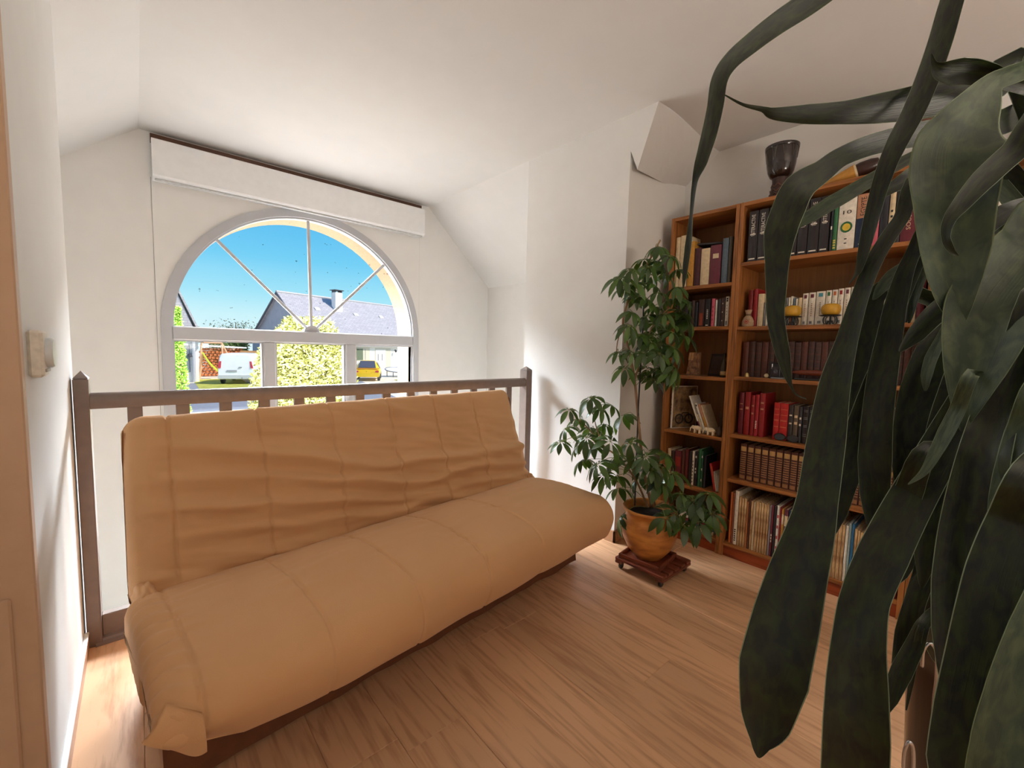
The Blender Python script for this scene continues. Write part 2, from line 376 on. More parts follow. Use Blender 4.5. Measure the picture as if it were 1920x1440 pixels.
# thermostat on the left wall
th = thing('thermostat', 'small white wall thermostat with a silver dial on left wall', 'thermostat', (XL, 1.5, 1.13))
p0 = at(47, 618, X=XL); p1 = at(55, 708, X=XL)
mb = MB(); mb.box(XL, XL+.026, p0.y, p0.y+.082, p1.z, p0.z, .006); build('case', mb, cmat(226, 218, 204, .4), th)
M = Matrix.Translation((XL+.024, p0.y+.050, (p0.z+p1.z)/2+.002)) @ Matrix.Rotation(math.pi/2, 4, 'Y')
mb = MB(); mb.lathe([(.036, -.004), (.036, .010), (.032, .015), (0, .015)], 24, m=0, M=M); build('dial', mb, mat('dial_silver', S(214, 220, 222), .3, .05, 30), th, smooth=True)
mb = MB(); mb.box(XL+.026, XL+.029, p0.y+.012, p0.y+.07, p1.z+.012, p1.z+.02, .001); build('scale_window', mb, cmat(180, 172, 160), th)
# ------------------------------------------------------------------ balustrade
ba = thing('balustrade', 'taupe painted wooden balustrade behind the sofa, in front of the window void', 'railing', (.97, 2.25, 0))
for a, b in ((-.183, -.141), (2.083, 2.136)):
    mb = MB(); mb.box(a, b, 2.212, 2.288, 0, 1.035, .003)
    c = ((a+b)/2, 2.25, 1.064); q = [(a, 2.212, 1.036), (b, 2.212, 1.036), (b, 2.288, 1.036), (a, 2.288, 1.036)]
    mb.add(q+[c], [(0, 1, 4), (1, 2, 4), (2, 3, 4), (3, 0, 4), (3, 2, 1, 0)]); build('post', mb, TAUPE, ba)
pr_ = [(-.022, .920), (.022, .920), (.030, .932), (.033, .950), (.030, .966), (.019, .977), (0, .980), (-.019, .977), (-.030, .966), (-.033, .950), (-.030, .932)]
mb = MB(); mb.prism([(-.142, 2.25+y, z) for y, z in pr_], (2.226, 0, 0)); build('handrail', mb, TAUPE, ba, smooth=50)
bal = None
for k in range(14):
    X_ = -.0155+.1508*k
    if bal is None:
        mb = MB(); mb.box(-.023, .023, -.010, .010, .104, .922, .002)
        bal = build('baluster', mb, TAUPE); o = bal
    else: o = bal.copy(); col.objects.link(o)
    o.parent = ba; o.location = Vector((X_, 2.25, 0))-org(ba)
mb = MB(); mb.box(-.142, 2.084, 2.232, 2.268, 0, .109, .003); build('bottom_board', mb, TAUPE, ba)
mb = MB(); mb.prism([(-.16, y, z) for y, z in ((2.232, 0), (2.206, 0), (2.208, .010), (2.216, .014), (2.220, .022), (2.232, .026))], (2.24, 0, 0)); build('shoe_moulding', mb, TAUPE, ba)
# ------------------------------------------------------------------ sofa bed under a loose cover
SA = math.radians(5.6); SO = Vector((-.03, 1.075, 0)); SL = 1.90
SU = Vector((math.cos(SA), math.sin(SA), 0)); SV = Vector((-math.sin(SA), math.cos(SA), 0))
def sp(u, v, z): return SO+SU*u+SV*v+Vector((0, 0, z))
def uv_of(p): d = p-SO; return d.dot(SU), d.dot(SV)
so = thing('sofa_bed', 'tan sofa bed with a loose wrinkled cotton cover in front of the balustrade', 'sofa', sp(SL/2, .5, 0))
COVER, t, b = newmat('cotton_cover'); N = t.nodes; L = t.links
b.inputs['Roughness'].default_value = .95; b.inputs['Specular IOR Level'].default_value = .15; b.inputs['Sheen Weight'].default_value = .15
tcn = N.new('ShaderNodeTexCoord'); n1 = N.new('ShaderNodeTexNoise'); n1.inputs['Scale'].default_value = 3; n1.inputs['Detail'].default_value = 6
L.new(tcn.outputs['Object'], n1.inputs[0]); r = N.new('ShaderNodeValToRGB'); L.new(n1.outputs[0], r.inputs[0]); L.new(r.outputs[0], b.inputs['Base Color'])
r.color_ramp.elements[0].color = (*S(207, 160, 114), 1); r.color_ramp.elements[1].color = (*S(221, 174, 127), 1)
w1 = N.new('ShaderNodeTexNoise'); w1.inputs['Scale'].default_value = 420; w1.inputs['Detail'].default_value = 2; L.new(tcn.outputs['Object'], w1.inputs[0])
bp = N.new('ShaderNodeBump'); bp.inputs['Strength'].default_value = .35; bp.inputs['Distance'].default_value = .0015; L.new(w1.outputs[0], bp.inputs['Height']); L.new(bp.outputs[0], b.inputs['Normal'])
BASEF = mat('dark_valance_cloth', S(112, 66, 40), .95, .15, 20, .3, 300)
def smooth_loop(P, n):
    """closed Catmull-Rom through P, n even samples by length"""
    K = len(P); pts = []
    for i in range(K):
        a, b_, c, d = (Vector(P[(i+j) % K]) for j in (-1, 0, 1, 2))
        for k in range(12):
            s = k/12; pts.append(.5*((2*b_)+(c-a)*s+(2*a-5*b_+4*c-d)*s*s+(3*b_-a-3*c+d)*s**3))
    Ls = [0]
    for i in range(len(pts)): Ls.append(Ls[-1]+(pts[(i+1) % len(pts)]-pts[i]).length)
    out_, j = [], 0
    for k in range(n):
        t_ = Ls[-1]*k/n
        while Ls[j+1] < t_: j += 1
        f = (t_-Ls[j])/max(1e-9, Ls[j+1]-Ls[j]); out_.append(pts[j].lerp(pts[(j+1) % len(pts)], f))
    return out_
def nz(x, y, z): return noise.noise(Vector((x, y, z)))
def cushion(name, prof, disp, u0, u1, rad, nu=420, nv=150, umap=None):
    P = smooth_loop(prof, nv); mb = MB(); cen = sum(P, Vector((0, 0)))/nv
    nrm = []
    for j in range(nv):
        t_ = (P[(j+1) % nv]-P[j-1]).normalized(); nrm.append(Vector((t_.y, -t_.x)))
    vs = []
    us = []
    for i in range(nu+1):
        s = i/nu; e_ = 7
        if i <= e_: us.append(rad*(1-math.cos(math.pi/2*i/e_)))
        elif i >= nu-e_: us.append((u1-u0)-rad*(1-math.cos(math.pi/2*(nu-i)/e_)))
        else: us.append(rad+(u1-u0-2*rad)*(i-e_)/(nu-2*e_))
    for i in range(nu+1):
        u = us[i]; d = min(u, u1-u0-u); ins = rad*(1-math.sqrt(max(0, 1-(1-min(1, d/rad))**2)))
        for j in range(nv):
            p = P[j]+nrm[j]*(disp(u0+u, P[j], nrm[j])-ins)
            du = umap(u0+u, p) if umap else 0
            vs.append(sp(u0+u+du, p.x, p.y))
    fs = [(i*nv+j, i*nv+(j+1) % nv, (i+1)*nv+(j+1) % nv, (i+1)*nv+j) for i in range(nu) for j in range(nv)]
    b0 = len(vs); fs += [tuple(range(nv))[::-1], tuple(nu*nv+j for j in range(nv))]
    mb.add(vs, fs); return build(name, mb, COVER, so, smooth='all')
seams_b = [uv_of(at(x, y, Y=2.0))[0] for x, y in ((297, 795), (468, 782), (605, 760), (720, 748), (808, 740), (887, 734))]
seams_s = [uv_of(at(x, y, Z=.42))[0] for x, y in ((318, 1140), (520, 1065), (672, 1018), (790, 978), (905, 950))]
def seam(u, S_, wd=.0045, dep=.008):
    return -sum(dep*math.exp(-((u-s)/wd)**2) for s in S_)
def pucker(u, q, S_):
    return sum(.0065*math.exp(-((u-s)/.045)**2)*nz(u*8, q*34, s*9) for s in S_)
def disp_seat(u, p, n):
    top = max(0, n.y); fr = max(0, -n.x) if p.x < .2 else 0
    d = .004*nz(u*3, p.x*5, 1)+.0045*nz(u*5+p.x*6, p.x*22-u*4, 5)*top*(1 if abs(nz(u*2, p.x*3, 9)) < .3 else .3)
    d += (seam(u, seams_s)*(.9 if top > .3 else .55)+pucker(u, p.x, seams_s))*(1 if (top > .3 or fr > .2) else 0)
    d += .018*math.exp(-((u-.95)/.7)**2)*max(0, math.sin(math.pi*min(1, max(0, p.x/.62))))*top
    e_ = math.exp(-((u-.03)/.08)**2)                                   # gathers at the left end
    e_ = math.exp(-((u-.03)/.075)**2); d += e_*(.010*nz(3, p.x*24, p.y*24)+.009*math.sin(p.x*110+p.y*60+30*u+3*nz(u*6, p.x*7, 2))*(1 if top > .2 else .6))
    e2 = math.exp(-((SL-u)/.05)**2); d += e2*.006*nz(5, p.x*20, p.y*20)
    if p.x > .45: d += .009*nz(u*10, p.x*26, 7)*math.exp(-((u-.05)/.25)**2)*top
    d += .006*nz(u*5, 3, p.y*8)*fr
    lo = max(0, min(1, (.33-p.y)/.1)); d -= (.055*max(0, 1-u/.45)**1.4+.045*max(0, 1-u/.2))*lo*(1 if p.x < .3 else 0)
    return d
def disp_back(u, p, n):
    fr = max(0, -n.x); q = p.y
    d = .009*nz(u*2, q*4, 11)
    d += (seam(u, seams_b)+pucker(u, q, seams_b)*1.2)*(1 if fr > .2 or n.y > .3 else 0)
    t_ = (q-.42)/.5
    # long swagging folds that start at the top left and run down to the right
    for k, (a, c, wd, am) in enumerate(((.56, .82, .024, .030), (.50, .72, .022, .028), (.42, .62, .022, .026), (.30, .53, .02, .018))):
        zc = c-a*(u-.2)*(1 if u < 1.0 else .35)*.45+.03*nz(u*3, k, 2)
        if u > 1.0: zc = c-a*.8*.45-(u-1.0)*.05+.03*nz(u*3, k, 2)
        d += am*math.exp(-((q-zc)/wd)**2)*fr*min(1, max(0, (u-.08)/.2))
    d += (.010*nz(u*3.2+q*3, q*22+u*5, 17)+.006*nz(u*8, q*46+u*7, 23))*fr*(.6+.8*max(0, min(1, (.75-q)/.3)))
    d += -.012*fr*math.exp(-((q-.47)/.05)**2)*(1 if u > .5 else u/.5)
    d += .010*fr*math.exp(-((q-.55)/.05)**2)*max(0, min(1, (u-.3)/.5))
    e_ = math.exp(-((u-.05)/.06)**2)+math.exp(-((1.925-u)/.06)**2); d += e_*.006*nz(2, q*16, p.x*14)
    for u_ in (.085, 1.885): d -= .006*math.exp(-((u-u_)/.006)**2)*fr
    return d
seat = [(.66, .22), (.40, .215), (.16, .212), (.065, .208), (.030, .222), (.004, .285), (.0, .335), (.020, .385), (.075, .418), (.20, .430), (.36, .430), (.50, .418), (.60, .398), (.66, .36), (.69, .28)]
back = [(.74, .30), (.655, .325), (.622, .375), (.635, .44), (.69, .565), (.745, .69), (.795, .80), (.832, .88), (.862, .915), (.90, .925), (.940, .91), (.962, .865), (.955, .80), (.91, .66), (.85, .50), (.80, .36)]
seat = seat[::-1] if 0 else seat
def ori(P):
    a = sum(P[i-1][0]*P[i][1]-P[i][0]*P[i-1][1] for i in range(len(P)))
    return P if a > 0 else P[::-1]
def taper_back(u, p):                                             # the back is a little shorter than the seat and leans in at the top left
    k = max(0, min(1, (p.y-.42)/.5)); return 0.015*k*(1-min(1, u/.5))-.02*k*max(0, (u-1.4)/.5)
cushion('seat_cushion', ori(seat), disp_seat, .032, SL-.005, .055, umap=lambda u, p: (.035*max(0, min(1, (p.x-.1)/.5))*max(0, (u-1.5)/.4)))
back = [(v_ if z_ < .4 and v_ < .66 else .61+(v_-.61)*.74, z_) for v_, z_ in back]
cushion('back_cushion', ori(back), disp_back, .048, 1.925, .065, nv=170, umap=taper_back)
# folds of loose cover bunched in the crease at both ends
for u_, c_v, c_z in ((.082, .60, .355), (1.905, .61, .35)):
    mb = MB()
    def lump(a, c):
        th, ph = math.pi*a, 2*math.pi*c; d_ = Vector((math.sin(th)*math.cos(ph), math.sin(th)*math.sin(ph), math.cos(th)))
        k = 1+.16*nz(d_.x*3, d_.y*3+d_.z*4, u_*5)+.10*math.sin(14*(d_.z+.5*d_.y)+3*nz(d_.x*2, d_.y*2, 4))*(1-abs(d_.z))
        return sp(u_+.034*d_.x*k, c_v+.105*d_.y*k+.05*d_.z, c_z+.07*d_.z*k)
    mb.grid(lump, 48, 64); build('cover_gusset', mb, COVER, so, smooth='all')
# flap of the cover at the front left corner
def on_v(px, py, V):
    d_ = ray(px, py); return CAM+d_*((V-(CAM-SO).dot(SV))/d_.dot(SV))
mb = MB(); FA, FB, FC, FD = on_v(312, 1322, .045), on_v(380, 1338, -.006), on_v(266, 1396, .03), on_v(388, 1408, .004)
def flap(a, c):
    p = FA.lerp(FB, a).lerp(FC.lerp(FD, a), c); return p-SV*(.012*math.sin(math.pi*c)+.006*math.sin(a*9)*c)+Vector((0, 0, .006*math.sin(a*6.28)*c-.012*math.sin(math.pi*a)*c))
mb.grid(flap, 20, 14); k_ = [Vector(p) for p in mb.v]; mb.add([p+SV*.006 for p in k_], [f[::-1] for f in mb.f]); build('cover_flap', mb, COVER, so, smooth='all')
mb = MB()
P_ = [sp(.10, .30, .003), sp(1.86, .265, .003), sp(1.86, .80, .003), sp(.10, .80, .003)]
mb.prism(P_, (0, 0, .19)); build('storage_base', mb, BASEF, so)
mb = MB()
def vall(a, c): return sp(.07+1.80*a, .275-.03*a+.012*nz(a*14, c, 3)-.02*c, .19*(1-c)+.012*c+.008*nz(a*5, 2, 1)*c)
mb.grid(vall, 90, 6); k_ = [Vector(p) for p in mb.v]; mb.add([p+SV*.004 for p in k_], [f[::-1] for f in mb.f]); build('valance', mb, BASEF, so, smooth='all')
# ------------------------------------------------------------------ bookcases
XF = 2.549; XB = 2.838
ST = {'wide': [.085, .465, .726, 1.057, 1.339, 1.694], 'narrow': [.085, .36, .695, 1.046, 1.344, 1.592]}
def bookcase(label, y0, y1, shelves):
    """y0 nearer the camera, y1 further away"""
    t_ = thing('bookcase', label, 'bookcase', (2.69, (y0+y1)/2, 0))
    for a, b in ((y0, y0+.02), (y1-.02, y1)):
        mb = MB(); mb.box(XF, XB, a, b, 0, 2.02, .0012); build('side_panel', mb, SHELFZ, t_)
    mb = MB(); mb.box(XF+.002, XB, y0+.02, y1-.02, 2.0, 2.02, .0012); build('top_panel', mb, SHELFW, t_)
    for z in shelves:
        mb = MB(); mb.box(XF+.004, XB-.01, y0+.0205, y1-.0205, z-.02, z, .0012); build('shelf', mb, SHELFW, t_)
    mb = MB(); mb.box(XF+.012, XF+.028, y0+.0205, y1-.0205, 0, .064); build('plinth', mb, KICK, t_)
    mb = MB(); mb.box(XB-.008, XB-.002, y0+.0205, y1-.0205, .06, 2.0); build('back_panel', mb, BACKW, t_)
    return t_
bookcase('narrow oak veneer bookcase in the corner behind the umbrella plant', 1.016, 1.420, ST['narrow'])
bookcase('wide oak veneer bookcase with the dark goblet drum on top', .206, 1.014, ST['wide'])
bookcase('oak veneer bookcase hidden behind the long-leaved plant, right of the wide one', -.60, .204, ST['wide'])
TXT = {}
def text_mesh(s, h, depth=.0006):
    if s in TXT: return TXT[s]
    c = bpy.data.curves.new('lettering', 'FONT'); c.body = s; c.size = 1; c.align_x = 'CENTER'; c.align_y = 'CENTER'; c.resolution_u = 2
    o = bpy.data.objects.new('lettering', c); col.objects.link(o)
    me = bpy.data.meshes.new_from_object(o.evaluated_get(bpy.context.evaluated_depsgraph_get()))
    bpy.data.objects.remove(o); bpy.data.curves.remove(c)
    v = [tuple(q.co[:2]) for q in me.vertices]; f = [tuple(p.vertices) for p in me.polygons]; bpy.data.meshes.remove(me)
    TXT[s] = (v, f); return TXT[s]
def lettering(mb, s, length, height, M, m=0):
    """flat lettering laid in the local x-y plane of M, fitted to length x height"""
    v, f = text_mesh(s, 1)
    xs = [p[0] for p in v]; ys = [p[1] for p in v]; w_, h_ = max(xs)-min(xs), max(ys)-min(ys); cx, cy = (max(xs)+min(xs))/2, (max(ys)+min(ys))/2
    mb.add([M @ Vector(((p[0]-cx)*length/w_, (p[1]-cy)*height/h_, 0)) for p in v], f, m)
SERIES = {}
def book_mesh(t, h, d, cover, band=None):
    """local: spine at x=0 facing -x, thickness along y from 0 to t, standing on z=0"""
    mb = MB(); c = min(.003, t*.25); n = 4
    sp_ = [(-.0 - .0035*math.sin(math.pi*k/n), t*k/n) for k in range(n+1)]
    outer = [(d, 0)]+sp_+[(d, t)]; th_ = min(.0022, t*.18)
    inner = [(d, t-th_), (.004, t-th_), (.004, th_), (d, th_)]
    ring_ = outer+inner; mb.prism([(x, y, 0) for x, y in ring_][::-1], (0, 0, h))
    mb.box(.0035, d-.005, th_, t-th_, .003, h-.003, 0, 1)
    return mb
def spine_M(t, z): return Matrix.Translation((-.0042, t/2, z)) @ Matrix(((0, 0, -1, 0), (0, -1, 0, 0), (-1, 0, 0, 0), (0, 0, 0, 1)))
# columns of spine_M: local x runs down the spine, local y across it; use spine_up for titles that read upwards
def spine_up(t, z, across=False):
    if across: R_ = Matrix(((0, 0, -1), (-1, 0, 0), (0, 1, 0)))
    else: R_ = Matrix(((0, 0, -1), (0, 1, 0), (1, 0, 0)))
    return Matrix.Translation((-.0044, t/2, z)) @ R_.to_4x4()
def put_book(y_right, t, h, d, z, cover, label, group=None, setback=.02, deco=None, tilt=0.0, yaw=0.0):
    """y_right: the spine's edge that is nearer the camera"""
    o = build('book', book_mesh(t, h, d, cover), [cover, PAPER]); tag(o, label, 'book', group)
    o.location = (XF+setback, y_right, z+.0004+t*max(0, math.sin(-tilt))); o.rotation_euler = (tilt, 0, yaw)
    for nm, fn, ms in (deco or []):
        mb = MB(); fn(mb, t, h)
        p = build(nm, mb, ms); p.parent = o
        if len(mb.f) > 4 and nm in ('print', 'title', 'raised_bands', 'gilt_bands', 'gilt_lines', 'mark', 'foot_print', 'upper_print', 'emblem', 'gilt_print', 'imprint'): p['kind'] = 'stuff'
    return o
def patch(z0, z1, y0=0.0, y1=1.0):
    """printed field on the spine from z0 to z1 (shares of the height) and y0 to y1 (shares of the width)"""
    def f(mb, t, h):
        n = 4
        for k in range(n):
            a, b = y0+(y1-y0)*k/n, y0+(y1-y0)*(k+1)/n
            x = lambda q: -.0004-.0035*math.sin(math.pi*q)-.0003
            mb.poly([(x(b), t*b, z0*h), (x(a), t*a, z0*h), (x(a), t*a, z1*h), (x(b), t*b, z1*h)])
    return f
def bands(zs, th_=.006, y0=0, y1=1):
    def f(mb, t, h):
        for z in zs: patch(z-th_, z+th_, y0, y1)(mb, t, h)
    return f
def title(s, zc, length, width, across=False):
    def f(mb, t, h): lettering(mb, s, length*h if not across else length*t, width*t if not across else width*h, spine_up(t, zc*h, across))
    return f
def yspan(xa, xb, yb, setback): return at(xb, yb, X=XF+setback).y, at(xa, yb, X=XF+setback).y
_U = 'first second third fourth fifth sixth seventh eighth ninth'.split(); _T = 'tenth eleventh twelfth thirteenth fourteenth fifteenth sixteenth seventeenth eighteenth nineteenth'.split()
ORD = _U+_T+[t_+('ieth' if not u_ else 'y-'+u_) for t_ in ('twent', 'thirt', 'fort', 'fift', 'sixt') for u_ in ['']+_U]
def row(items, yb, z, where, setback=.02, d=.17, top=None):
    """items: (px left, px right, height, cover, what, group, deco); each gets the order it stands in, counted from the bookcase's left side"""
    for k, it in enumerate(items):
        xa, xb, h, cv, what, grp, deco = it[:7]; tilt = it[7] if len(it) > 7 else 0
        a, b = yspan(xa, xb, yb, setback); lo_, hi_ = (.2275, .9925) if 'wide' in where else (1.0375, 1.3985)
        a, b = max(a, lo_), min(b, hi_)
        if b-a < .004: continue
        lab = what+', '+ORD[k]+' along '+where
        put_book(a+.0006, max(.004, b-a-.0012), h, d, z, cv, lab, grp, setback, deco, tilt)
DK = cmat(38, 30, 32, .4); DKB = cmat(30, 30, 40, .45); LEATH = cmat(92, 50, 38, .45, .25); LEATH2 = cmat(70, 44, 40, .45, .25); RED = cmat(150, 26, 30, .5); RED2 = cmat(192, 34, 34, .45)
CREAM = cmat(222, 200, 162, .7); WHT = cmat(234, 226, 210, .6); GREY = cmat(128, 128, 128, .6); AGED = mat('stained_old_paper', S(222, 190, 140), .85, .4, 40, dark=S(140, 92, 50), stretch=(1, 1, .35))
NAVY = cmat(24, 40, 70, .5); TEAL = cmat(70, 140, 150, .5); GREEN = cmat(46, 110, 66, .5); PINK = cmat(206, 92, 110, .5); MAROON = cmat(104, 28, 40, .5); ORANGE = cmat(196, 100, 44, .5); MUST = cmat(196, 140, 52, .6); PURP = cmat(112, 46, 62, .45); SLATE = cmat(92, 108, 122, .5); BLUE = cmat(40, 106, 150, .5); TANB = cmat(196, 138, 104, .6)
enc = lambda: [('title', title('INTERACTIVE', .72, .42, .42), PRINTW), ('mark', bands([.54], .012, .2, .8), PRINTW), ('imprint', bands([.055], .012, .15, .85), PRINTW)]
r1 = []
for a, b in ((1401, 1418), (1419, 1436), (1437, 1454), (1455, 1473), (1475, 1492), (1493, 1511), (1512, 1532), (1533, 1551)):
    r1.append((a, b, .272, DK, 'tall dark encyclopedia volume with pale spine lettering', 'dark encyclopedia volumes on the top shelf', enc()))
r1 += [(1552.5, 1557.5, .268, DKB, 'thin black book with a pale mark', None, [('mark', bands([.42], .03, .2, .8), PRINTW)]),
 (1558, 1566, .25, GREEN, 'thin green book with a yellow printed foot', None, [('foot_print', bands([.06, .11, .16, .2], .014, .2, .8), cmat(220, 196, 90))]),
 (1567, 1599, .25, WHT, 'thick cream book with a yellow and green disc', None,
  [('title', title('10', .70, .5, .07, True), PRINTK), ('disc_rim', lambda mb, t, h: mb.add([(-.0048, t/2+t*.36*math.cos(k*.3927), .42*h+.026*math.sin(k*.3927)) for k in range(16)], [tuple(range(16))[::-1]]), GREEN),
   ('disc', lambda mb, t, h: mb.add([(-.0052, t/2+t*.24*math.cos(k*.3927), .42*h+.017*math.sin(k*.3927)) for k in range(16)], [tuple(range(16))[::-1]]), cmat(226, 190, 60)), ('imprint', bands([.12, .2], .01, .42, .58), PRINTK)]),
 (1600, 1624, .245, TANB, 'book lettered EGYPTE with a tan and dark blue spine', None, [('lower_cover', patch(0.0, .55), NAVY), ('title', title('EGYPTE', .77, .34, .42), PRINTK), ('imprint', bands([.07], .008, .2, .7), PRINTW)]),
 (1625, 1643, .272, PINK, 'pink book with pale lettering', None, [('upper_print', bands([.55, .6, .65, .7, .75, .8, .85, .9], .012, .2, .75), cmat(246, 190, 190))]),
 (1644, 1659, .25, DKB, 'plain black book beside the pink one', None, None),
 (1660, 1671, .24, CREAM, 'cream book between two black ones', None, [('mark', bands([.5, .6], .02, .3, .7), PRINTK)]),
 (1672, 1683, .25, DK, 'plain black book right of the cream one', None, None),
 (1684, 1713, .245, MAROON, 'thick maroon book with pale letters', None, [('title', title('SOUS', .34, .26, .3), CREAM), ('head_mark', bands([.86], .02, .12, .88), TANB)]),
 (1714, 1719, .22, DKB, 'very thin black book right of the maroon one', None, None),
 (1720, 1734, .215, DK, 'dark book with bright gilt lettering', None, [('gilt_print', bands([.30, .34, .38, .42, .46, .5, .56, .6, .64, .68, .72, .76], .012, .3, .65), GOLD)]),
 (1735, 1748, .24, MAROON, 'maroon book at the end', None, None)]
row(r1, 478, 1.694, 'the top wide shelf', .02, .2)
W3 = 'the second wide shelf'
def white_pb(tone): return [('cover_square', patch(.84, .95, .25, .75), tone), ('title', bands([.3, .36, .42, .48, .54, .6, .66], .018, .42, .58), cmat(150, 130, 116)), ('logo', patch(.05, .13, .3, .7), GREY)]
r2 = [(1401, 1409, .205, cmat(120, 28, 26), 'dark red book', None, None), (1410, 1418, .21, RED, 'bright red book', None, None), (1419, 1430, .18, CREAM, 'cream paperback', None, None),
 (1430.5, 1434, .13, GREY, 'small grey paperback', None, None), (1434.5, 1439, .14, WHT, 'small white paperback', None, None)]
for i, (c1, h_) in enumerate(((GREY, .14), (WHT, .15), (CREAM, .13), (SLATE, .145), (WHT, .15), (GREY, .14), (TANB, .14), (WHT, .15))): r2.append((1440+i*3.8, 1443.3+i*3.8, h_, c1, 'thin pale paperback', None, None))
r2 += [(1471, 1475, .15, GREY, 'thin grey paperback', None, None), (1475.5, 1479, .15, WHT, 'thin white paperback', None, None), (1479.5, 1484, .155, WHT, 'white paperback with orange foot', None, [('orange_foot', patch(0, .7), ORANGE)]),
 (1484.5, 1488.5, .145, SLATE, 'slate blue paperback', None, None), (1489, 1493, .14, WHT, 'short white paperback', None, None), (1494, 1501, .145, CREAM, 'cream paperback', None, None)]
for (a, b), tone, h_, wd in zip(((1502, 1512.5), (1513.5, 1526), (1527, 1544), (1545, 1555.5), (1556.5, 1566.5), (1567.5, 1578), (1579, 1590), (1591, 1604)),
    (MAROON, MAROON, TEAL, GREEN, ORANGE, RED, PURP, DK), (.165, .167, .17, .172, .173, .176, .178, .18),
    ('a dark red square', 'a wine red square', 'a wide teal square', 'a green square', 'an orange square', 'a bright red square', 'a purple square', 'a black emblem')):
    r2.append((a, b, h_, WHT, 'white paperback with '+wd+' at its head', 'white paperbacks on the second shelf', white_pb(tone)))
r2 += [(1605, 1612, .18, ORANGE, 'orange paperback', None, None), (1613, 1619, .182, WHT, 'thin white paperback', None, None), (1619.5, 1625, .17, DK, 'black paperback', None, None), (1625.5, 1631, .17, CREAM, 'cream paperback', None, None),
 (1632, 1635.5, .165, ORANGE, 'thin orange paperback', None, None), (1636, 1640, .17, WHT, 'thin white paperback', None, None), (1641, 1652.5, .18, WHT, 'white book with a dark red foot', None, [('foot', patch(0, .17), MAROON), ('title', bands([.3, .4, .5, .6, .7, .8], .025, .3, .7), GREY)]),
 (1653.5, 1664.5, .185, WHT, 'white book with a green foot', None, [('foot', patch(0, .12), GREEN), ('title', bands([.3, .4, .5, .6, .7, .8], .025, .3, .7), GREY)]), (1665, 1676, .215, DK, 'black book with a gold band', None, [('band', patch(.68, .74, .2, .8), GOLD), ('title', bands([.3, .4, .5], .02, .35, .65), GREY)]),
 (1677, 1688, .21, LEATH2, 'dark brown book', None, None), (1689, 1700, .2, DKB, 'black book', None, None), (1701, 1715, .2, CREAM, 'cream book', None, None), (1716, 1730, .19, MAROON, 'maroon book', None, None)]
row(r2, 604, 1.339, W3, .06, .12)
W4 = 'the third wide shelf'
x = 1390.0; k = 0; r3 = []
while x < 1735:
    w_ = 11.2+x*.0+(x-1390)*.004
    r3.append((x, x+w_, .198+.003*math.sin(k*2.1), LEATH2 if k % 3 else LEATH, 'dark brown leather volume with raised bands', 'leather volumes on the third shelf', [('raised_bands', bands([.15, .32, .5, .68, .85], .012), LEATH)])); x += w_+.8; k += 1
row(r3, 702, 1.057, W4, .075, .15)
W5 = 'the fourth wide shelf'
gilt = [('gilt_bands', bands([.35, .36, .52, .54, .68, .83], .008, .1, .9), cmat(214, 120, 80))]
r4 = [(1383, 1392, .24, MAROON, 'dark red cloth book', None, [('mark', bands([.6, .73], .012, .2, .8), TANB)]), (1393.5, 1404, .245, RED, 'red cloth book', None, [('mark', bands([.63], .03, .2, .8), TANB)]), (1405.5, 1412.5, .23, RED, 'thin red cloth book', None, [('mark', bands([.55, .74], .02, .2, .8), TANB)]),
 (1413, 1420.5, .235, cmat(168, 30, 40, .5), 'red book with white lettering up its spine', None, [('print', bands([.2, .24, .28, .32, .36], .012, .3, .7), PRINTW)]), (1421.5, 1431.5, .245, RED, 'tall red cloth book', None, [('mark', bands([.64, .78], .02, .2, .8), TANB)]),
 (1449, 1460, .2, RED2, 'bright red bound volume', 'pair of bright red bound volumes', gilt), (1460.5, 1476, .2, RED2, 'thick bright red bound volume', 'pair of bright red bound volumes', gilt),
 (1477, 1485.5, .195, cmat(62, 54, 52), 'charcoal bound volume', None, [('mark', bands([.5, .72], .02, .2, .8), PRINTW)]), (1486.5, 1495.5, .195, cmat(98, 84, 68), 'grey brown bound volume', None, [('mark', bands([.52, .7], .035, .15, .85), CREAM)]), (1496.5, 1502.5, .19, cmat(58, 56, 62), 'thin charcoal volume', None, [('mark', bands([.5, .68], .03, .2, .8), PRINTW)])]
for i, (a, b) in enumerate(((1504, 1514.5), (1515.5, 1526), (1527, 1537), (1538, 1548), (1549, 1559), (1560, 1570), (1571, 1581), (1582, 1592))):
    r4.append((a, b, .195, DK, 'black volume with rows of pale print', 'black volumes on the fourth shelf', [('print', bands([.2, .25, .45, .49, .66, .7, .86, .9], .008, .15, .85), GREY)]))
for i in range(9): r4.append((1594+i*14, 1606+i*14, .2+.01*(i % 3), (LEATH, DK, MAROON)[i % 3], ('brown leather', 'plain black', 'maroon')[i % 3]+' volume behind the hanging leaves', None, None))
row(r4, 803, .726, W5, .05, .16)
W6 = 'the fifth wide shelf'
x = 1384.5; k = 0; r5 = []
while x < 1712:
    w_ = 12.2+(x-1384)*.010
    r5.append((x, x+w_, .207, LEATH, 'brown leather encyclopedia volume with gilt label and lines', 'gilt leather volumes on the fifth shelf', [('label', patch(.80, .93, .08, .92), cmat(200, 160, 100)), ('gilt_lines', bands([.2, .26, .32, .38, .44, .5, .56, .62, .68, .74], .007, .06, .94), cmat(206, 160, 110)), ('foot_label', patch(.03, .13, .1, .9), cmat(160, 112, 70))])); x += w_+1; k += 1
row(r5, 905, .465, W6, .05, .15)
W7 = 'the bottom wide shelf'
